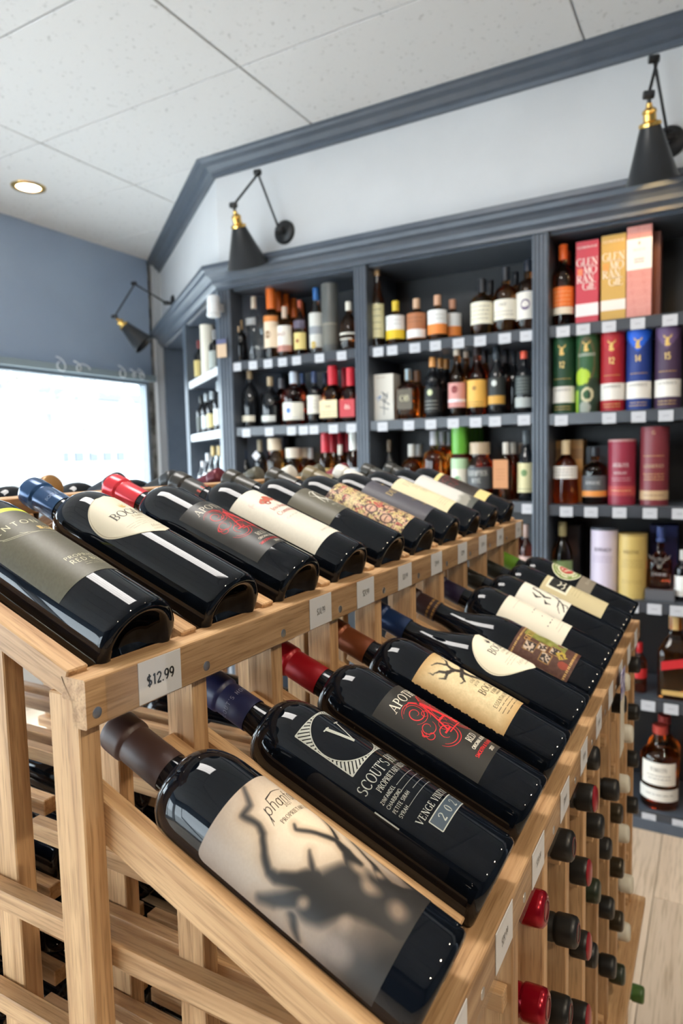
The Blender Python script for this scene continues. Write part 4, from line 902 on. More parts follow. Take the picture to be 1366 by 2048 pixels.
spirit(631.6, 577, Z[0], 30, 'tall', CLR, (40, 96, 160), 'blue-capped bottle with slanted silver-white label, left bay top shelf', capfrac=.82, labs=[(.1, .62, .95, (206, 206, 200), ('band', .3, .42, (150, 154, 160)), ('dot', .14, .05, (190, 160, 70)))], group=G)
def tubebox(px, py_top, zb, wpx, colr, label, y=2.962, bands=(), lid=None, lettering=(), x=None, H=None, R=None, rough=.4, art=None, group='gift tubes', lidc=None):
    p = at(px, py_top, y) if x is None else Vector((x, y, zb+H))
    H = H or p.z-zb; R = R or wpx/2*(CF.dot(p-Vector((0, 0, CZ))))/FPX
    b = empty('gift_tube', (p.x, y, zb)); tag(b, label, 'gift tube', group)
    obj('tube', lathe_mesh('tube', [(0, 0), (R, 0), (R, H-.012), (R-.001, H-.011), (R-.001, H-.0095)], 36, m=C(*colr, rough), sharp=30), None, b)
    obj('lid', lathe_mesh('lid', [(R-.0005, H-.010), (R+.0004, H-.009), (R+.0004, H-.001), (R-.001, H), (0, H)], 36, m=C(*(lidc or colr), rough), sharp=30), None, b)
    if art: label_patch('printed_wrap', [(v*H, -1.5*R, 1.5*R) for v in np.linspace(.0, .95, 60)], on_round(R+.0003), None, b, 40, lambda S, V: art(S/R, V/H))
    for (v0, v1, cc) in bands: label_patch('band', [(v*H, -1.5*R, 1.5*R) for v in (v0, v1)], on_round(R+.0006), C(*cc, .4), b, 24)
    for (kind, *e) in lettering:
        if kind == 'txt': print_mesh('lettering', text(e[0], 0, e[1]*H, e[2]*H, e[4] if len(e) > 4 else 'serif', sx=e[5] if len(e) > 5 else .8), on_round(R+.0010), C(*e[3], .4), b)
        elif kind == 'gk': print_mesh('lettering', greek(-R*.8, R*.8, e[0]*H, e[1], .035*H, .008*H), on_round(R+.0010), C(*e[2], .4), b)
        elif kind == 'stag':
            h = e[0]*H; gmat = C(214, 176, 96, .35); u = .055*H
            q = ellipse(-.1*u, h-.2*u, .42*u, .55*u, 10)+ellipse(0, h-.85*u, .6*u, .35*u, 10)+ellipse(.05*u, h+.35*u, .3*u, .35*u, 10)
            for sg in (-1, 1): q += poly_line([(sg*.2*u, h+.5*u), (sg*.75*u, h+.75*u), (sg*.85*u, h+1.3*u)], [.22*u, .2*u, .08*u], 2)+poly_line([(sg*.6*u, h+.68*u), (sg*.45*u, h+1.1*u)], [.18*u, .06*u])
            print_mesh('emblem', q, on_round(R+.0010), gmat, b)
    return b
tubebox(658.6, 569, Z[0], 34, (92, 94, 92), 'tall pewter-grey tube standing among bottles on left bay top shelf', bands=[(.12, .4, (112, 110, 102)), (.40, .43, (140, 136, 124))], group=None, rough=.3)
spirit(697, 604, Z[0], 38, 'bulb', DAMB, (226, 220, 206), 'round dark bottle with white stopper at the right end of left bay top shelf', labs=[(.32, .36, .7, (226, 220, 206)), (.22, .25, .5, (206, 200, 186))], group=G)
# --- left bay, second shelf
G = 'bottles on the left bay second shelf'
spirit(499, 737, Z[1], 36, 'bulb', SMK, (160, 140, 110), 'black rounded bottle with cream foot label, leftmost on left bay second shelf', labs=[(.1, .2, .7, W2)], group=G)
spirit(519, 747, Z[1], 26, 'std', SMK, (120, 100, 80), 'tall dark bottle half hidden behind the black rounded bottle, left bay', y=3.07, group=G)
spirit(540, 754, Z[1], 38, 'bulb', SMK, (170, 150, 120), 'black rounded bottle with silver foot label, second on left bay second shelf', labs=[(.1, .22, .7, (206, 206, 200))], group=G)
spirit(562, 757, Z[1], 28, 'std', RUB, (150, 150, 156), 'red bottle with silver cap behind the picture-label bottle, left bay', y=3.06, group=G)
spirit(587, 744, Z[1], 46, 'stout', RUB, (190, 200, 214), 'broad red bottle with white and blue bird-picture label, left bay', labs=[(.1, .42, .95, (232, 228, 214), ('dot', .27, .05, (90, 130, 190)), ('dot', .3, .025, (60, 90, 150)), ('gk', .14, 1, .04, (90, 110, 150)))], group=G)
spirit(605, 746, Z[1], 26, 'std', RUB, (70, 90, 130), 'red bottle with slate-blue cap behind the white-label bottle, left bay', y=3.06, group=G)
spirit(628, 743, Z[1], 30, 'stout', SMK, (44, 60, 96), 'dark bottle with navy cap and tall cream label, left bay second shelf', labs=[(.2, .54, .95, W1, ('gk', .44, 3, .06, GT))], group=G)
spirit(651, 747, Z[1], 28, 'std', SMK, (34, 44, 70), 'navy-capped dark bottle behind the red wax bottle, left bay', y=3.06, group=G)
spirit(665, 732, Z[1], 42, 'wax', DAMB, (196, 34, 50), 'squat bottle with dripping red wax neck and cream label, left bay', labs=[(.1, .40, .95, (226, 206, 164), ('txt', 'MARK', .27, .045, GT, .8), ('gk', .2, 2, .05, GT))], sq=1.5, group=G)
spirit(689, 736, Z[1], 26, 'wax', DAMB, (180, 30, 46), 'red wax-necked bottle at the back between two others, left bay', y=3.07, group=G)
spirit(700.7, 735.7, Z[1], 36, 'wax', RUB, (206, 40, 54), 'red wax-necked bottle with red label at right end, left bay', labs=[(.1, .42, .95, (190, 56, 62), ('txt', '46', .24, .09, (236, 220, 206)))], sq=1.5, group=G)
# --- left bay, third shelf
G = 'bottles on the left bay third shelf'
spirit(490, 900, Z[2], 22, 'tall', SMK, (40, 56, 80), 'slim dark bottle with blue cap, left end of left bay third shelf', labs=[(.2, .4, .8, W2)], group=G)
b = spirit(519, 880, Z[2], 26, 'std', SMK, (150, 140, 120), 'dark bottle wearing a white diamond tag, left bay third shelf', group=G)
dg_ = box('diamond_tag', (-.5, 0, 0), (-.5+.026, .0012, .026), C(206, 206, 214), None); dg_.parent = b; dg_.location = (0, -.036, .225); dg_.rotation_euler = (0, math.radians(45), 0); dg_.scale = (1.5, 1, 1.5)
spirit(549, 877, Z[2], 36, 'jar', AMB, (206, 190, 166), 'broad-necked amber bottle with pink label, left bay third shelf', labs=[(.1, .42, .95, (206, 150, 140))], group=G)
spirit(563, 899, Z[2], 24, 'std', AMB, (190, 110, 60), 'orange-glowing bottle just behind the broad-necked one, left bay', y=3.05, group=G)
spirit(586, 896, Z[2], 38, 'jar', AMB, (206, 196, 180), 'stout amber bottle with blue picture label, left bay third shelf', labs=[(.08, .48, .95, (120, 140, 186), gk)], group=G)
spirit(606, 896, Z[2], 34, 'jar', AMB, (196, 186, 170), 'stout amber bottle behind the blue-label one, left bay', y=3.04, group=G)
spirit(621, 896, Z[2], 30, 'stout', DAMB, (160, 160, 160), 'brown bottle with silver cap left of the red-capped row', y=3.02, group=G)
for k in range(4): spirit(650 if k == 0 else 0, 866, Z[2], 28, 'tall', DAMB, (190, 40, 54), '%s red-capped bottle in the row on left bay third shelf' % ['front', 'second', 'third', 'rearmost'][k], y=2.962+.074*k, capfrac=.70, x=None if k == 0 else at(650, 866, 2.962).x+.006*k, H=at(650, 866, 2.962).z-Z[2], R=None if k == 0 else .033, labs=[(.12, .46, .95, (214, 186, 120))] if k == 0 else (), group='red-capped bottles in a row')
spirit(680, 890, Z[2], 28, 'bulb', DAMB, (206, 196, 186), 'clear-necked bottle in front of the red-capped row, left bay', y=2.955, labs=[(.1, .4, .8, W3)], group=G)
spirit(706, 863, Z[2], 30, 'tall', DAMB, (226, 226, 220), 'white-capped bottle with white label, right end of left bay third shelf', capfrac=.72, labs=[(.12, .46, .95, W3)], group=G)
# --- middle bay, top shelf
G = 'bottles on the middle bay top shelf'
spirit(754, 536, Z[0], 29, 'tall', DAMB, (206, 168, 120), 'tall slim bottle with round cork and long cream label, middle bay top shelf', capfrac=.9, labs=[(.12, .54, .95, (214, 206, 160), ('gk', .47, 4, .08, DG))], group=G)
for px, tp, c2, nm, lab_ in ((791, 603, (226, 196, 60), 'yellow', ((.14, .66, .95, W3, ('band', .14, .34, (232, 196, 40)), ('gk', .55, 2, .08, GT)))), (833, 598, (206, 170, 140), 'copper', ((.10, .66, .95, (176, 112, 74), ('band', .12, .30, W3), ('gk', .55, 2, .08, DG)))), (875, 591, (206, 160, 130), 'orange', ((.14, .66, .95, W3, ('band', .14, .36, (236, 138, 62)), ('gk', .55, 2, .08, GT))))):
    spirit(px, tp, Z[0], 40, 'stout', DAMB, c2, 'short dark bottle with white and %s banded label, middle bay top shelf' % nm, labs=[lab_], group=G)
spirit(905, 600, Z[0], 38, 'stout', DAMB, (206, 150, 120), 'short dark bottle tucked behind the white and orange banded one', y=3.04, labs=[(.14, .66, .95, W3, ('band', .14, .36, (236, 138, 62)))], group=G)
spirit(964, 558.5, Z[0], 45, 'stout', AMB, (34, 36, 42), 'amber bottle with black cap and wide cream label, lower of two look-alikes', capfrac=.76, labs=[(.20, .58, .98, (234, 228, 206), ('gk', .50, 4, .07, DG))], group=G)
spirit(981, 562, Z[0], 36, 'stout', DAMB, (30, 32, 38), 'black-capped bottle hidden behind the wide cream-label bottle', y=3.06, capfrac=.76, group=G)
spirit(1011, 535.6, Z[0], 46, 'stout', DAMB, (34, 38, 46), 'tall brown bottle with black cap and wide cream label, taller of the pair', capfrac=.80, labs=[(.20, .50, .98, (236, 230, 214), ('txt', 'OLD', .40, .05, GT), ('gk', .32, 2, .05, GT))], group=G)
spirit(1031, 545, Z[0], 36, 'stout', DAMB, (34, 38, 46), 'black-capped brown bottle behind the taller cream-label bottle', y=3.06, capfrac=.80, group=G)
spirit(1056, 521, Z[0], 46, 'stout', DAMB, (34, 40, 52), 'tall brown bottle with white label and violet swirl by the right post', capfrac=.84, labs=[(.16, .54, .98, (226, 220, 210), ('dot', .36, .07, (110, 92, 120)), ('dot', .37, .04, (226, 220, 210)))], group=G)
# --- middle bay, second shelf
G = 'bottles on the middle bay second shelf'
def giftbox(pxl, pxr, py_top, zb, colr, label, y=2.93, depth=.085, side=None, lettering=None, x=None, bands=(), name='gift_box', art=None, group='boxed bottles', lift=0):
    a, c_ = at(pxl, py_top, y), at(pxr, py_top, y); H = (a.z+c_.z)/2-zb; wd = c_.x-a.x
    b = empty(name, ((a.x+c_.x)/2, y, zb+lift)); tag(b, label, 'gift box', group)
    o = obj('carton', boxmesh(wd, depth, H, .001, C(*colr, .45)), None, b, (0, depth/2, H/2))
    if art: label_patch('printed_front', [(v*H, -wd/2+.001, wd/2-.001) for v in np.linspace(.004, .996, 90)], on_flat(-.0005), None, b, 30, lambda S, V: art(S/wd, V/H))
    for (v0, v1, cc) in bands: label_patch('band', [(v0*H, -wd/2, wd/2), (v1*H, -wd/2, wd/2)], on_flat(-.0008), C(*cc, .5), b, 1)
    for (q_, cc) in (lettering(wd, H) if lettering else ()): print_mesh('lettering', q_, on_flat(-.0012), C(*cc, .45), b)
    return b
giftbox(747, 786, 748, Z[1], (214, 210, 200), 'white box with dark brush calligraphy, left on middle bay second shelf', lettering=lambda w_, h: [
    (poly_line([(-.1*w_, .62*h), (.2*w_, .52*h), (.05*w_, .40*h)], [.004, .006, .002], 2)+poly_line([(-.25*w_, .5*h), (.3*w_, .34*h)], [.003, .005], 2)+poly_line([(.02*w_, .6*h), (.02*w_, .12*h)], [.005, .003], 3)+poly_line([(-.2*w_, .3*h), (.25*w_, .24*h)], [.003, .004], 2)+poly_line([(.22*w_, .6*h), (.12*w_, .44*h)], [.003, .004]), (50, 56, 70)),
    (poly_line([(-.4*w_, .48*h), (-.12*w_, .54*h), (-.3*w_, .42*h)], [.002, .006, .002], 2), (110, 140, 190)), (greek(-.35*w_, .1*w_, .93*h, 1, .01, .003), (170, 140, 120))])
spirit(816, 739, Z[1], 40, 'stout', DAMB, (150, 170, 180), 'faceted brown bottle with grey cap, front on middle bay second shelf', labs=[(.2, .6, .8, (92, 84, 70), ('txt', 'OB', .36, .12, (206, 196, 160)))], sq=2, group=G)
spirit(834, 742, Z[1], 38, 'stout', AMB, (150, 120, 100), 'faceted orange-lit bottle behind the faceted brown one', y=3.05, sq=2, group=G)
spirit(865, 715, Z[1], 34, 'std', SMK, (206, 146, 84), 'black bottle with copper cap and pale green shield label', capfrac=.84, labs=[(.10, .50, .95, (30, 34, 34), ('dot', .42, .045, (206, 214, 170)), ('gk', .28, 3, .06, (206, 206, 196)))], group=G)
for k, px in enumerate((881, 893)): spirit(px, 717+k*2, Z[1], 30, 'std', SMK, (206, 146, 84), '%s black copper-capped bottle in the row behind' % ['second', 'third'][k], y=3.04+.08*k, capfrac=.84, group=G)
spirit(914, 698, Z[1], 36, 'tall', DAMB, (206, 190, 170), 'tall bottle with pink picture label and pale stopper, middle bay', capfrac=.90, labs=[(.14, .50, .95, (206, 146, 140), ('band', .22, .26, (226, 220, 226)), ('dot', .40, .05, (130, 50, 50)))], group=G)
spirit(933, 703, Z[1], 30, 'tall', DAMB, (206, 190, 170), 'pale-stoppered bottle behind the pink picture label', y=3.05, capfrac=.90, group=G)
spirit(954, 694.6, Z[1], 40, 'tall', RUB, (60, 50, 50), 'tall red bottle with large mustard-yellow label, middle bay second shelf', capfrac=.88, labs=[(.13, .52, .95, (226, 176, 84), ('gk', .20, 2, .04, DG), ('dot', .40, .03, (150, 110, 50)))], group=G)
spirit(970, 700, Z[1], 30, 'tall', DAMB, (40, 40, 46), 'dark-capped bottle behind the mustard-yellow label', y=3.06, group=G)
spirit(993, 693, Z[1], 35, 'tall', SMK, (40, 48, 56), 'black bottle with white animal figure and gold band label', labs=[(.14, .54, .95, (46, 50, 50), ('band', .16, .28, (206, 156, 70)), ('dot', .46, .04, (206, 210, 206)))], group=G)
spirit(1012, 700, Z[1], 30, 'tall', SMK, (36, 40, 46), 'black bottle behind the gold band bottle, middle bay', y=3.06, group=G)
spirit(1027, 703, Z[1], 30, 'tall', SMK, (32, 36, 42), 'black bottle between the gold band and red collar bottles', y=3.05, group=G)
spirit(1048, 703, Z[1], 35, 'std', SMK, (206, 80, 56), 'black bottle with red collar and pale grey band by right post', capfrac=.88, labs=[(.10, .26, .98, (176, 180, 176)), (.30, .60, .8, (60, 66, 66), ('gk', .55, 5, .05, (150, 156, 150)))], group=G)
# --- middle bay, third shelf
G = 'bottles on the middle bay third shelf'
spirit(778, 880, Z[2], 22, 'tall', SMK, (96, 84, 70), 'tall thin dark bottle alone at left of middle bay third shelf', group=G)
spirit(823, 889, Z[2], 40, 'stout', AMB, (190, 190, 186), 'amber bottle with silver cap, front left on middle bay third shelf', labs=[(.24, .5, .7, (120, 90, 50))], group=G)
spirit(838, 889, Z[2], 36, 'stout', AMB, (170, 170, 170), 'amber bottle behind the front left silver-capped one', y=3.05, group=G)
spirit(868, 863, Z[2], 46, 'stout', AMB, (170, 170, 176), 'big embossed amber bottle with pewter cap, middle bay third shelf', capfrac=.80, group=G)
for k, px in enumerate((886, 900)): spirit(px, 864+k, Z[2], 40, 'stout', AMB, (150, 150, 156), '%s pewter-capped amber bottle behind the big embossed one' % ['second', 'third'][k], y=3.06+.08*k, capfrac=.80, group=G)
for k in range(5): spirit(919 if k == 0 else 0, 851, Z[2], 34, 'tall', RUB, (92, 160, 50), '%s green wax-necked bottle of the row, middle bay' % ['front', 'second', 'third', 'fourth', 'rearmost'][k], y=(2.945, 3.018, 3.076, 3.134, 3.19)[k], capfrac=.62, x=None if k == 0 else at(919, 851, 2.962).x+.004*k, H=at(919, 851, 2.962).z-Z[2], R=None if k == 0 else .028, labs=[(.06, .56, .98, (214, 210, 196), ('band', .42, .56, (170, 200, 160)), ('dot', .26, .06, (120, 160, 120)))] if k == 0 else (), group='green wax-necked bottles')
spirit(960, 885, Z[2], 50, 'jar', AMB, (176, 156, 130), 'wide-mouthed amber bottle with arched dark grey label, middle bay', y=2.945, labs=[(.20, .58, .92, (70, 72, 74), ('txt', 'REDEMPTION', .43, .09, (206, 206, 200), .55), ('txt', 'RYE', .31, .08, (190, 190, 186), .9))], group=G)
b = spirit(1012, 885, Z[2], 32, 'tall', DAMB, (206, 200, 190), 'dark bottle with a kraft-paper hang tag on its neck, middle bay', y=2.955, group=G)
tg = obj('hang_tag', boxmesh(.066, .0015, .125, .001, C(196, 140, 98, .7)), None, b, (-.012, -.046, .118))
print_mesh('lettering', greek(-.02, .02, .02, 4, .014, .002), on_flat(-.0012), C(150, 96, 62), tg)
for k, px in enumerate((1027, 1043)): spirit(px, 885+k, Z[2], 30, 'tall', DAMB, (200, 196, 186), '%s pale-capped dark bottle behind the kraft tag' % ['second', 'third'][k], y=3.04+.06*k, group=G)
spirit(1052, 861.5, Z[2], 33, 'tall', SMK, (80, 86, 90), 'dark bottle with cream label and green figure by the right post', labs=[(.12, .54, .95, (214, 206, 160), ('dot', .40, .045, (110, 140, 90)), ('gk', .17, 1, .04, DG))], group=G)
for k, px in enumerate((1036, 1052)): spirit(px, 1046+3*k, SHZ[1][3], 26, 'std', RUB, (176, 150, 140), '%s dark red bottle low in the middle bay beside the post' % ['left', 'right'][k], labs=[(.2, .5, .9, (200, 170, 160))], group='red bottles low in the middle bay')
# --- right bay, top shelf
spirit(1127, 491, Z3[0], 43, 'std', DAMB, (226, 96, 36), 'dark bottle with bright orange cap and orange label beside the boxes', capfrac=.82, labs=[(.24, .48, .98, (232, 116, 44), ('gk', .42, 4, .05, (240, 170, 120))), (.15, .235, .95, (232, 220, 200))])
spirit(1134, 503, Z3[0], 38, 'std', DAMB, (196, 80, 36), 'orange-capped bottle directly behind the bright orange label bottle', y=3.06, capfrac=.82)
def gm_txt(cc, acc):
    def f(w_, h):
        P = []
        for i_, (s_, x_, y_) in enumerate((('GLEN', 0, .70), ('MO', .14, .60), ('RAN', -.08, .50), ('GIE', .1, .41))): P += text(s_, x_*w_, y_*h, .095*h, 'serif', sx=.86, bold=None, track=.0)
        return [(P, cc), (text('GLENMORANGIE', 0, .91*h, .03*h, 'serif', sx=.8), cc), (rect(-.42*w_, .59*h, -.2*w_, .67*h), acc)]
    return f
giftbox(1152, 1197.5, 481, Z3[0], (190, 52, 70), 'crimson box with white stacked lettering, top shelf of right bay', lettering=gm_txt((240, 226, 222), (236, 130, 90)), bands=[(.10, .25, (236, 224, 226))], depth=.09)
giftbox(1203, 1252.5, 468.5, Z3[0], (196, 156, 76), 'gold box with white stacked lettering, top shelf of right bay', lettering=gm_txt((240, 228, 206), (222, 150, 70)), bands=[(.13, .25, (234, 222, 214))], depth=.09)
def art(s, v):
    c = base(s, (214, 150, 140)); c = mixc(c, (196, 120, 116), ((np.sin(s*60+np.floor(v*40))*np.sin(v*125) > .2)).astype(float)*.8); return c
giftbox(1254, 1305, 450, Z3[0], (150, 84, 66), 'tall salmon-pink patterned box with white panel, top shelf right bay', art=art, bands=[(.53, .86, (236, 230, 224))], depth=.10, lettering=lambda w_, h: [(text('MACALLAN', 0, .73*h, .025*h, 'serif', sx=.7)+greek(-.2*w_, .2*w_, .64*h, 2, .03*h, .006)+ellipse(0, .81*h, .05*w_, .02*h), (170, 160, 156))])
box_ = giftbox(1306, 1322, 462, Z3[0], (120, 70, 56), 'brown carton half hidden behind the salmon-pink patterned box', y=2.99, depth=.09)
# --- right bay, second shelf: tubes
TH = .325
for px, cc, nm, num, sh in ((1128, (24, 62, 38), 'dark green', '12', (30, 74, 44)), (1226, (158, 24, 34), 'crimson red', '12', (176, 34, 44)), (1278, (22, 50, 120), 'royal blue', '14', (26, 92, 206)), (1336, (66, 46, 72), 'plum purple', '15', (98, 74, 110))):
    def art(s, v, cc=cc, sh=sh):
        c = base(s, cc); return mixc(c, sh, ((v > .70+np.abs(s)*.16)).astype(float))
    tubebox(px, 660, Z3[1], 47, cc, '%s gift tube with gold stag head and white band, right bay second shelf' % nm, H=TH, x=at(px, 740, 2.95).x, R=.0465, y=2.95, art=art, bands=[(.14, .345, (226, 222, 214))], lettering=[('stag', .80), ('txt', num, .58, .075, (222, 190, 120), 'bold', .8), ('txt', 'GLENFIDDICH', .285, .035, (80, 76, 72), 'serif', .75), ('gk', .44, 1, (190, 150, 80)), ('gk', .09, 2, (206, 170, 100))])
def art(s, v):
    c = base(s, (40, 84, 48)); n_ = vnoise(s*10, v*40, 5, 3); c = mixc(c, (110, 84, 56), (np.abs(np.hypot(s*.55, (v-.64)*1.5)-.4) < .05).astype(float)*.7)
    c = mixc(c, (168, 196, 52), (np.hypot((s+.4)/.62, (v-.44)/.09) < 1+n_*.3).astype(float)); c = mixc(c, (150, 186, 60), ((s < -.75) & (v < .28)).astype(float)); c = mixc(c, (28, 40, 34), ((s > .2) & (v < .42)).astype(float)*.7)
    c = mixc(c, (196, 186, 150), (np.abs(np.hypot(s-.1, (v-.22)*6)-.45) < .1).astype(float)); return mixc(c, (170, 166, 160), (np.hypot(s+.1, (v-.06)*6) < .5).astype(float)*.8)
tubebox(1176, 660, Z3[1], 47, (40, 84, 48), 'mid-green illustrated gift tube with lime shapes, between dark green and red tubes', H=TH, x=at(1176, 740, 2.95).x, R=.0465, y=2.95, art=art, lettering=[('stag', .82), ('txt', 'GLENFIDDICH', .70, .035, (226, 226, 214), 'serif', .75)])
# --- right bay, third shelf
giftbox(1112, 1166, 880, Z3[2], (186, 142, 84), 'tan carton behind the flared brown whisky bottle, right bay third shelf', y=3.02, depth=.10, bands=[(.7, .86, (150, 112, 70))])
spirit(1132, 881, Z3[2], 50, 'flare', DAMB, (214, 190, 150), 'flared brown whisky bottle with white label and cream cap, right bay', capfrac=.78, labs=[(.40, .60, .80, (226, 220, 212), ('gk', .55, 3, .045, GT))])
giftbox(1172, 1218, 892, Z3[2], (40, 46, 54), 'black carton behind the dark grey-label bottle, right bay', y=3.03, depth=.10)
spirit(1190, 894, Z3[2], 48, 'stout', DAMB, (36, 38, 44), 'dark bottle with grey label and copper stripe, right bay third shelf', capfrac=.84, labs=[(.13, .50, .95, (84, 86, 90), ('band', .14, .24, (222, 142, 66)), ('txt', 'BOWMORE', .35, .06, (190, 190, 190), .7))])
tubebox(1244.6, 878.7, Z3[2], 52, (142, 42, 62), 'short burgundy gift tube with white tree emblem, right bay third shelf', lidc=(176, 130, 130), bands=[(.14, .29, (176, 70, 70))], lettering=[('txt', 'ABERLOUR', .58, .06, (226, 206, 206), 'serif', .62), ('txt', 'DISTILLERY', .47, .04, (220, 200, 200), 'serif', .7), ('gk', .41, 2, (206, 160, 166)), ('gk', .22, 1, (226, 190, 120))])
tubebox(1310, 853.6, Z3[2], 53, (120, 48, 56), 'tall burgundy gift tube with gold lettering band, right bay third shelf', bands=[(.07, .19, (190, 160, 124))], lettering=[('txt', 'GLENDRONACH', .48, .045, (206, 176, 140), 'serif', .6), ('gk', .40, 3, (206, 166, 110)), ('gk', .63, 1, (206, 166, 110)), ('txt', 'G', .90, .05, (206, 176, 130)), ('gk', .13, 1, (110, 70, 50))])
# --- right bay, fourth shelf
giftbox(1136, 1160, 1050, Z3[3], (44, 42, 48), 'dark carton behind the green-label whisky, right bay fourth shelf', y=3.05, depth=.1)
spirit(1125, 1044, Z3[3], 40, 'tall', DAMB, (150, 140, 100), 'brown whisky bottle with green and white label, right bay fourth shelf', labs=[(.12, .46, .95, (226, 222, 206), ('band', .32, .46, (120, 140, 90)))])
tubebox(1209, 1054, Z3[3], 51, (206, 196, 214), 'pale lilac gift tube with dark rim, right bay fourth shelf', lidc=(70, 74, 84), lettering=[('txt', 'BENRIACH', .66, .055, (80, 70, 96), 'sans', .7), ('gk', .58, 3, (160, 146, 176))])
tubebox(1266, 1066, Z3[3], 54, (196, 170, 100), 'straw-gold gift tube beside the lilac one, right bay fourth shelf', lidc=(170, 146, 84), lettering=[('txt', 'BALVENIE', .70, .055, (110, 90, 46), 'serif', .7), ('gk', .60, 4, (150, 126, 70)), ('gk', .28, 2, (150, 126, 70))])
giftbox(1300, 1356, 1051, Z3[3], (26, 36, 84), 'deep blue carton behind the silver-crested decanter, right bay', y=3.06, depth=.1)
pb = giftbox(1290, 1350, 1180, Z3[3], (92, 92, 96), 'grey display block under the silver-crested decanter', y=2.915, depth=.11, group=None)
zt = Z3[3]+(at(1320, 1180, 2.915).z-Z3[3])
b = spirit(1321.6, 1053, zt+.001, 46, 'jar', RUB, (60, 76, 130), 'ruby decanter with silver stag crest on grey block, right bay', y=2.968, capfrac=.86)
bpy.data.objects.remove(b.children[1]); bpy.data.objects.remove(b.children[0])
Hd = at(1321.6, 1053, 2.968).z-zt
obj('glass', lathe_mesh('decanter', [(0, .002), (.04, 0), (.044, .004), (.044, .40*Hd), (.042, .46*Hd), (.03, .52*Hd), (.016, .58*Hd), (.014, .66*Hd), (.014, .74*Hd), (0, .74*Hd)], 32, 1.5, 1, RUB), None, b)
obj('cap', lathe_mesh('stopper', [(.012, .74*Hd), (.017, .75*Hd), (.017, .80*Hd), (.013, .82*Hd), (.015, .84*Hd), (.015, Hd), (0, Hd)], 20, m=C(60, 76, 130, .3)), None, b)
u = .02
q = ellipse(0, .46*Hd, .9*u, .7*u, 10)+ellipse(0, .40*Hd, .5*u, .9*u, 10)
for sg in (-1, 1): q += poly_line([(sg*.3*u, .48*Hd), (sg*1.5*u, .50*Hd), (sg*2*u, .56*Hd)], [.5*u, .4*u, .1*u], 2)+poly_line([(sg*u, .49*Hd), (sg*1.2*u, .55*Hd)], [.4*u, .1*u])
print_mesh('crest', q, on_flat(-.0455), STEEL, b); print_mesh('lettering', text('DALMORE', 0, .22*Hd, .045*Hd, 'serif', sx=.8), on_flat(-.0455), C(190, 180, 180), b)
spirit(1366, 1100, Z3[3], 30, 'std', SMK, (200, 200, 196), 'dark bottle with white label at the frame edge, right bay fourth shelf', labs=[(.1, .5, .95, W3)])
# --- right bay, fifth and bottom shelf
b = spirit(1352, 1232, Z3[4], 62, 'tall', DAMB, (206, 170, 110), 'square whisky bottle with slanted red label, right bay fifth shelf', sq=4, capfrac=.84, labs=[(.06, .12, .7, (196, 160, 96))])
Rj = .047
b_lb = print_mesh('red_label', [[(-.047, .118), (.047, .142), (.047, .178), (-.047, .154)]], on_flat(-.066), C(190, 34, 40), b, None)
for c_ in b.children:
    if c_.name.startswith('red_label'): c_.location.y = 0
spirit(1279, 1285, Z3[4], 30, 'std', RUB, (170, 30, 36), 'red bottle showing beyond the end of the wine rack, right bay fifth shelf', labs=[(.3, .5, .9, (190, 40, 44))])
spirit(1321, 1449.5, Z3[5], 72, 'std', AMB, (170, 60, 50), 'stocky amber whisky bottle with two white labels on the bottom shelf', y=2.975, capfrac=.90, labs=[(.32, .60, .62, (232, 226, 214), ('txt', 'TOMATIN', .49, .05, GT, .7), ('gk', .44, 2, .04, GT)), (.12, .27, .80, (226, 222, 212), ('gk', .2, 1, .04, GT))])
spirit(1329, 1430, Z3[5], 60, 'std', DAMB, (150, 50, 46), 'dark amber bottle behind the stocky one on the bottom shelf', y=3.08, capfrac=.90)
# --- angled unit
def ang_at(t, d=.06): q_ = P0+DA*t+IN*d; return q_.x, q_.y
FACE = math.atan2(-NA.x, -NA.y)*0 + math.atan2(NA.y, NA.x)+math.pi/2
def aspirit(t, zi, H, R, sty, glass, cap, label, labs=(), d=.06, **k):
    x_, y_ = ang_at(t, d); return spirit(0, 0, Z[zi], 0, sty, glass, cap, label, y=y_, x=x_, H=H, R=R, labs=labs, face=FACE, group='bottles in the angled unit', **k)
aspirit(.86, 0, .26, .036, 'std', SMK, (120, 50, 50), 'dark bottle with cream and gold label left of the white tube, angled unit', labs=[(.1, .5, .95, (196, 176, 110))])
x_, y_ = ang_at(.60); tubebox(0, 0, Z[0], 0, (226, 220, 204), 'tall ivory tube on the upper shelf of the angled unit', x=x_, y=y_, H=.31, R=.045, group=None)
aspirit(.42, 0, .25, .036, 'stout', SMK, (150, 150, 150), 'dark bottle with silver cap right of the ivory tube, angled unit', labs=[(.1, .5, .95, (170, 176, 170))])
for t, nm, cl in ((.86, 'leftmost', (60, 66, 60)), (.70, 'second', (200, 206, 206)), (.54, 'third', (206, 190, 130)), (.36, 'rightmost', (220, 222, 220))): aspirit(t, 1, .25 if t > .5 else .29, .035, 'tall', SMK, (170, 180, 186) if t < .8 else (50, 54, 54), '%s dark bottle on the middle shelf of the angled unit' % nm, labs=[(.12, .45, .95, cl)])
for t, nm, cl in ((.88, 'leftmost', (200, 206, 214)), (.72, 'second', (226, 228, 230)), (.56, 'third', (230, 226, 206)), (.40, 'rightmost', (226, 230, 232))): aspirit(t, 2, .20+.05*(t < .8)+.04*(t < .6), .036, 'tall', CLR, (206, 180, 120) if t < .6 else (220, 222, 226), '%s pale bottle on the lower shelf of the angled unit' % nm, labs=[(.1, .5, .95, cl)])
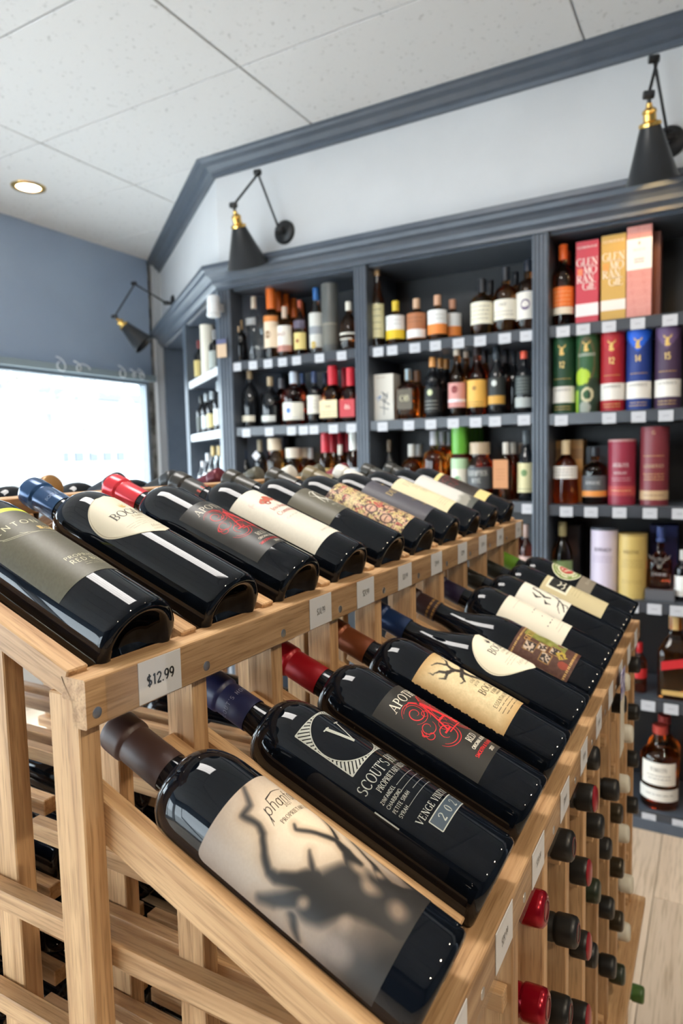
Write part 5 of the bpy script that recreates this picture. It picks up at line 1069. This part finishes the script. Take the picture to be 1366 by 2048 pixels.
# little things on the corner post
p = at(427, 612, 2.80)
dv = tag(empty('wall_sensor', (p.x, p.y, p.z)), 'small white cylindrical sensor fixed high on the corner post', 'sensor')
obj('housing', lathe_mesh('housing', [(0, .055), (.028, .052), (.033, .045), (.034, -.03), (.032, -.036)], 24, m=C(226, 228, 230, .4)), None, dv); obj('base_cap', lathe_mesh('base_cap', [(.034, -.036), (.036, -.038), (.036, -.05), (.03, -.056), (0, -.056)], 24, m=C(214, 216, 218, .4)), None, dv)
box('bracket', tuple(p+Vector((-.01, .03, -.02))), tuple(p+Vector((.01, .085, .02))), C(200, 200, 200), dv)
p = at(443, 697, 2.845)
cdv = tag(empty('hanging_card', (p.x, p.y, p.z)), 'small kraft card with purple top hanging on the corner post', 'card'); obj('card', boxmesh(.066, .002, .07, .001, C(196, 168, 140, .6)), None, cdv, (0, 0, -.012)); obj('card_header', boxmesh(.066, .0025, .025, .001, C(86, 88, 120, .5)), None, cdv, (0, 0, .036))
# paper tag hanging off the lower price strip
ht = tag(empty('hanging_price_card', (-.137, 1.19, 1.11)), 'cream and violet paper card hanging from the lower price rail', 'card')
obj('card', boxmesh(.0008, .05, .12, 0, C(206, 198, 180, .6)), None, ht, (.002, 0, -.062)); obj('card_header', boxmesh(.0012, .05, .045, 0, noisy('violet_print', lin((90, 80, 140)), lin((200, 196, 210)), 90, .5)), None, ht, (.0022, 0, -.002))
# ================================================================== WALL LAMPS AND CAN LIGHT
def wlamp(plate, nrm, j1, j2, tip, rad, label, lit):
    plate, j1, j2, tip = Vector(plate), Vector(j1), Vector(j2), Vector(tip); nrm = Vector(nrm).normalized()
    r = tag(empty('wall_lamp', plate), label, 'wall lamp', 'swing-arm wall lamps')
    pm = lathe_mesh('plate', [(0, .022), (.02, .022), (.05, .016), (.057, .01), (.058, 0), (0, 0)], 32, m=BLACKM)
    o = obj('wall_plate', pm, BLACKM, r); o.matrix_basis = frame_from(nrm, (0, 0, 1) if abs(nrm.z) < .9 else (0, 1, 0), (0, 0, 0))
    k0 = plate+nrm*.05
    tube('stub', [plate+nrm*.02, k0], .009, BLACKM, r)
    tube('arm', [k0, j1], .0055, BLACKM, r); tube('arm', [j1+Vector((.012, 0, 0)), j2], .0055, BLACKM, r)
    for j in (k0, j1, j2):
        m_ = lathe_mesh('knuckle', [(0, -.018), (.012, -.018), (.014, -.014), (.014, .014), (.012, .018), (0, .018)], 16, m=BLACKM); o = obj('knuckle', m_, BLACKM, r); o.matrix_basis = frame_from(Vector((1, .3, 0)), (0, 0, 1), j-plate)
    ax = (tip-j2); Ls = ax.length; ax.normalize()
    def place(name, prof, m_, seg=32, sh=50):
        o = obj(name, lathe_mesh(name, prof, seg, m=m_, sharp=sh), m_, r); o.matrix_basis = frame_from(ax, (1, .1, 0) if abs(ax.x) < .8 else (0, 1, 0), j2-plate); return o
    place('stem', [(0, 0), (.007, 0), (.007, Ls*.14), (0, Ls*.14)], BLACKM, 12)
    place('brass_socket', [(0, Ls*.09), (.009, Ls*.09), (.011, Ls*.14), (.022, Ls*.17), (.024, Ls*.20), (.021, Ls*.215), (.021, Ls*.29), (.024, Ls*.30), (.036, Ls*.315), (.037, Ls*.355), (.032, Ls*.36), (0, Ls*.36)], BRASS, 24, 30)
    place('shade', [(.030, Ls*.355), (.034, Ls*.36), (rad, Ls*.985), (rad+.003, Ls*.99), (rad+.003, Ls), (rad-.003, Ls), (.031, Ls*.375), (.028, Ls*.37)], mat('shade_black', (.016, .018, .021), .33), 40)
    if lit:
        bulb = place('bulb', [(0, Ls*.5), (.014, Ls*.52), (.02, Ls*.62), (.026, Ls*.72), (.02, Ls*.79), (0, Ls*.81)], mat('warm_bulb', (1, .62, .25), .4, emit=160), 16)
    return r
wlamp((-1.907, YW, 2.613), (0, -1, 0), (-1.976, 2.76, 2.875), (-2.028, 2.63, 2.693), (-2.040, 2.745, 2.440), .1, 'black swing-arm wall lamp with brass socket above the left shelf bay', False)
wlamp((-.189, YW, 2.633), (0, -1, 0), (-.232, 2.74, 2.874), (-.235, 2.60, 2.693), (-.228, 2.705, 2.446), .085, 'black swing-arm wall lamp glowing warmly above the right shelf bay', True)
wlamp((-3.43, 3.714, 2.615), (NA.x, NA.y, 0), (-3.59, 3.50, 2.733), (-3.58, 3.30, 2.473), (-3.42, 3.40, 2.285), .075, 'black swing-arm wall lamp on the angled wall near the window', False)
def downlight(x, y, label, e):
    dl = tag(empty('recessed_downlight', (x, y, ZT)), label, 'downlight', 'recessed ceiling downlights')
    obj('trim_ring', lathe_mesh('ring', [(.060, .0), (.066, -.012), (.088, -.010), (.092, -.004), (.090, 0)], 36, m=BRASS), BRASS, dl)
    obj('lens', lathe_mesh('lens', [(.062, -.0065), (.058, -.0085), (0, -.0085)], 28, m=mat('lit_lens_%d' % e, (1, .86, .66), .5, emit=e)), None, dl)
downlight(-3.38, 2.545, 'round recessed downlight with gold trim in the ceiling near the window', 14)
downlight(1.35, .23, 'round recessed downlight with gold trim above the aisle beside the rack', 900)
downlight(1.35, -1.5, 'round recessed downlight with gold trim over the rear aisle', 600)
downlight(1.35, 1.9, 'round recessed downlight with gold trim in front of the right shelf bay', 300)
gar = tag(empty('tinsel_strand', (XL+.035, 3.2, WZ1+.03)), 'wispy white strands hanging along the top of the window', 'decoration')
for y_, a_, n_ in ((3.02, .05, 2), (3.16, .035, 3), (3.55, .045, 2), (3.66, .03, 3), (3.74, .04, 2)):
    tube('strand', [(XL+.035, y_+.006*q_+a_*math.sin(q_*.5), WZ1+.035+a_*math.cos(q_*.5)*(1-.03*q_)) for q_ in range(6*n_)], .0035, C(240, 244, 246, .5), gar, 5)
# ================================================================== OUTSIDE THE WINDOW
st(box('ground_outside', (-40, -30, -.6), (XL-.2, 40, -.45), mat('pavement', (.55, .55, .54), .9)))
hb = tag(empty('house', (-19.5, 15, -.45)), 'pale house with a row of small garage windows across the street', 'house')
box('wall', (-22, 8, -.45), (-17, 22, 3.4), mat('house_white', (.5, .5, .5), .8), hb)
box('garage_door', (-17.03, 13.0, -.4), (-16.95, 16.0, 2.0), mat('door_white', (.4, .4, .4), .7), hb)
for k in range(5): box('window', (-16.97, 13.25+k*.54, 1.52), (-16.90, 13.57+k*.54, 1.80), mat('dark_pane', (.075, .085, .095), .2), hb)
prism('roof', [(-22.3, 7.7), (-16.6, 7.7), (-16.6, 22.3), (-22.3, 22.3)], 3.4, 3.65, mat('roof_grey', (.12, .12, .13), .9), hb)
def tree(loc, h, label, seed):
    r_ = random.Random(seed); t = tag(empty('street_tree', loc), label, 'tree')
    tube('trunk', [Vector(loc), Vector(loc)+Vector((.05, .1, h*.5)), Vector(loc)+Vector((0, 0, h*.8))], .12, mat('bark', (.2, .19, .18), .9), t)
    v, f = [], []
    for k in range(520):
        a, e, rr = r_.uniform(0, 6.28), r_.uniform(-.9, 1.3), h*.42*r_.random()**.4
        c = Vector((math.cos(a)*math.cos(e)*rr, math.sin(a)*math.cos(e)*rr, h*.75+math.sin(e)*rr*.8)); s_ = r_.uniform(.08, .16); d1 = Vector((r_.gauss(0, 1), r_.gauss(0, 1), r_.gauss(0, 1))).normalized(); d2 = d1.orthogonal().normalized()
        n_ = len(v); v += [c-d1*s_, c+d2*s_*.5, c+d1*s_, c-d2*s_*.5]; f.append((n_, n_+1, n_+2, n_+3))
    o = obj('foliage', mesh('foliage', v, f), mat('leaf', (.24, .23, .20), .8), t); o['kind'] = 'stuff'
tree((-12, 9.2, -.45), 4.2, 'leafy street tree in front of the pale house, seen through the window', 3); tree((-14.5, 10.0, -.45), 5.0, 'taller leafy street tree set back behind the nearer one', 5)
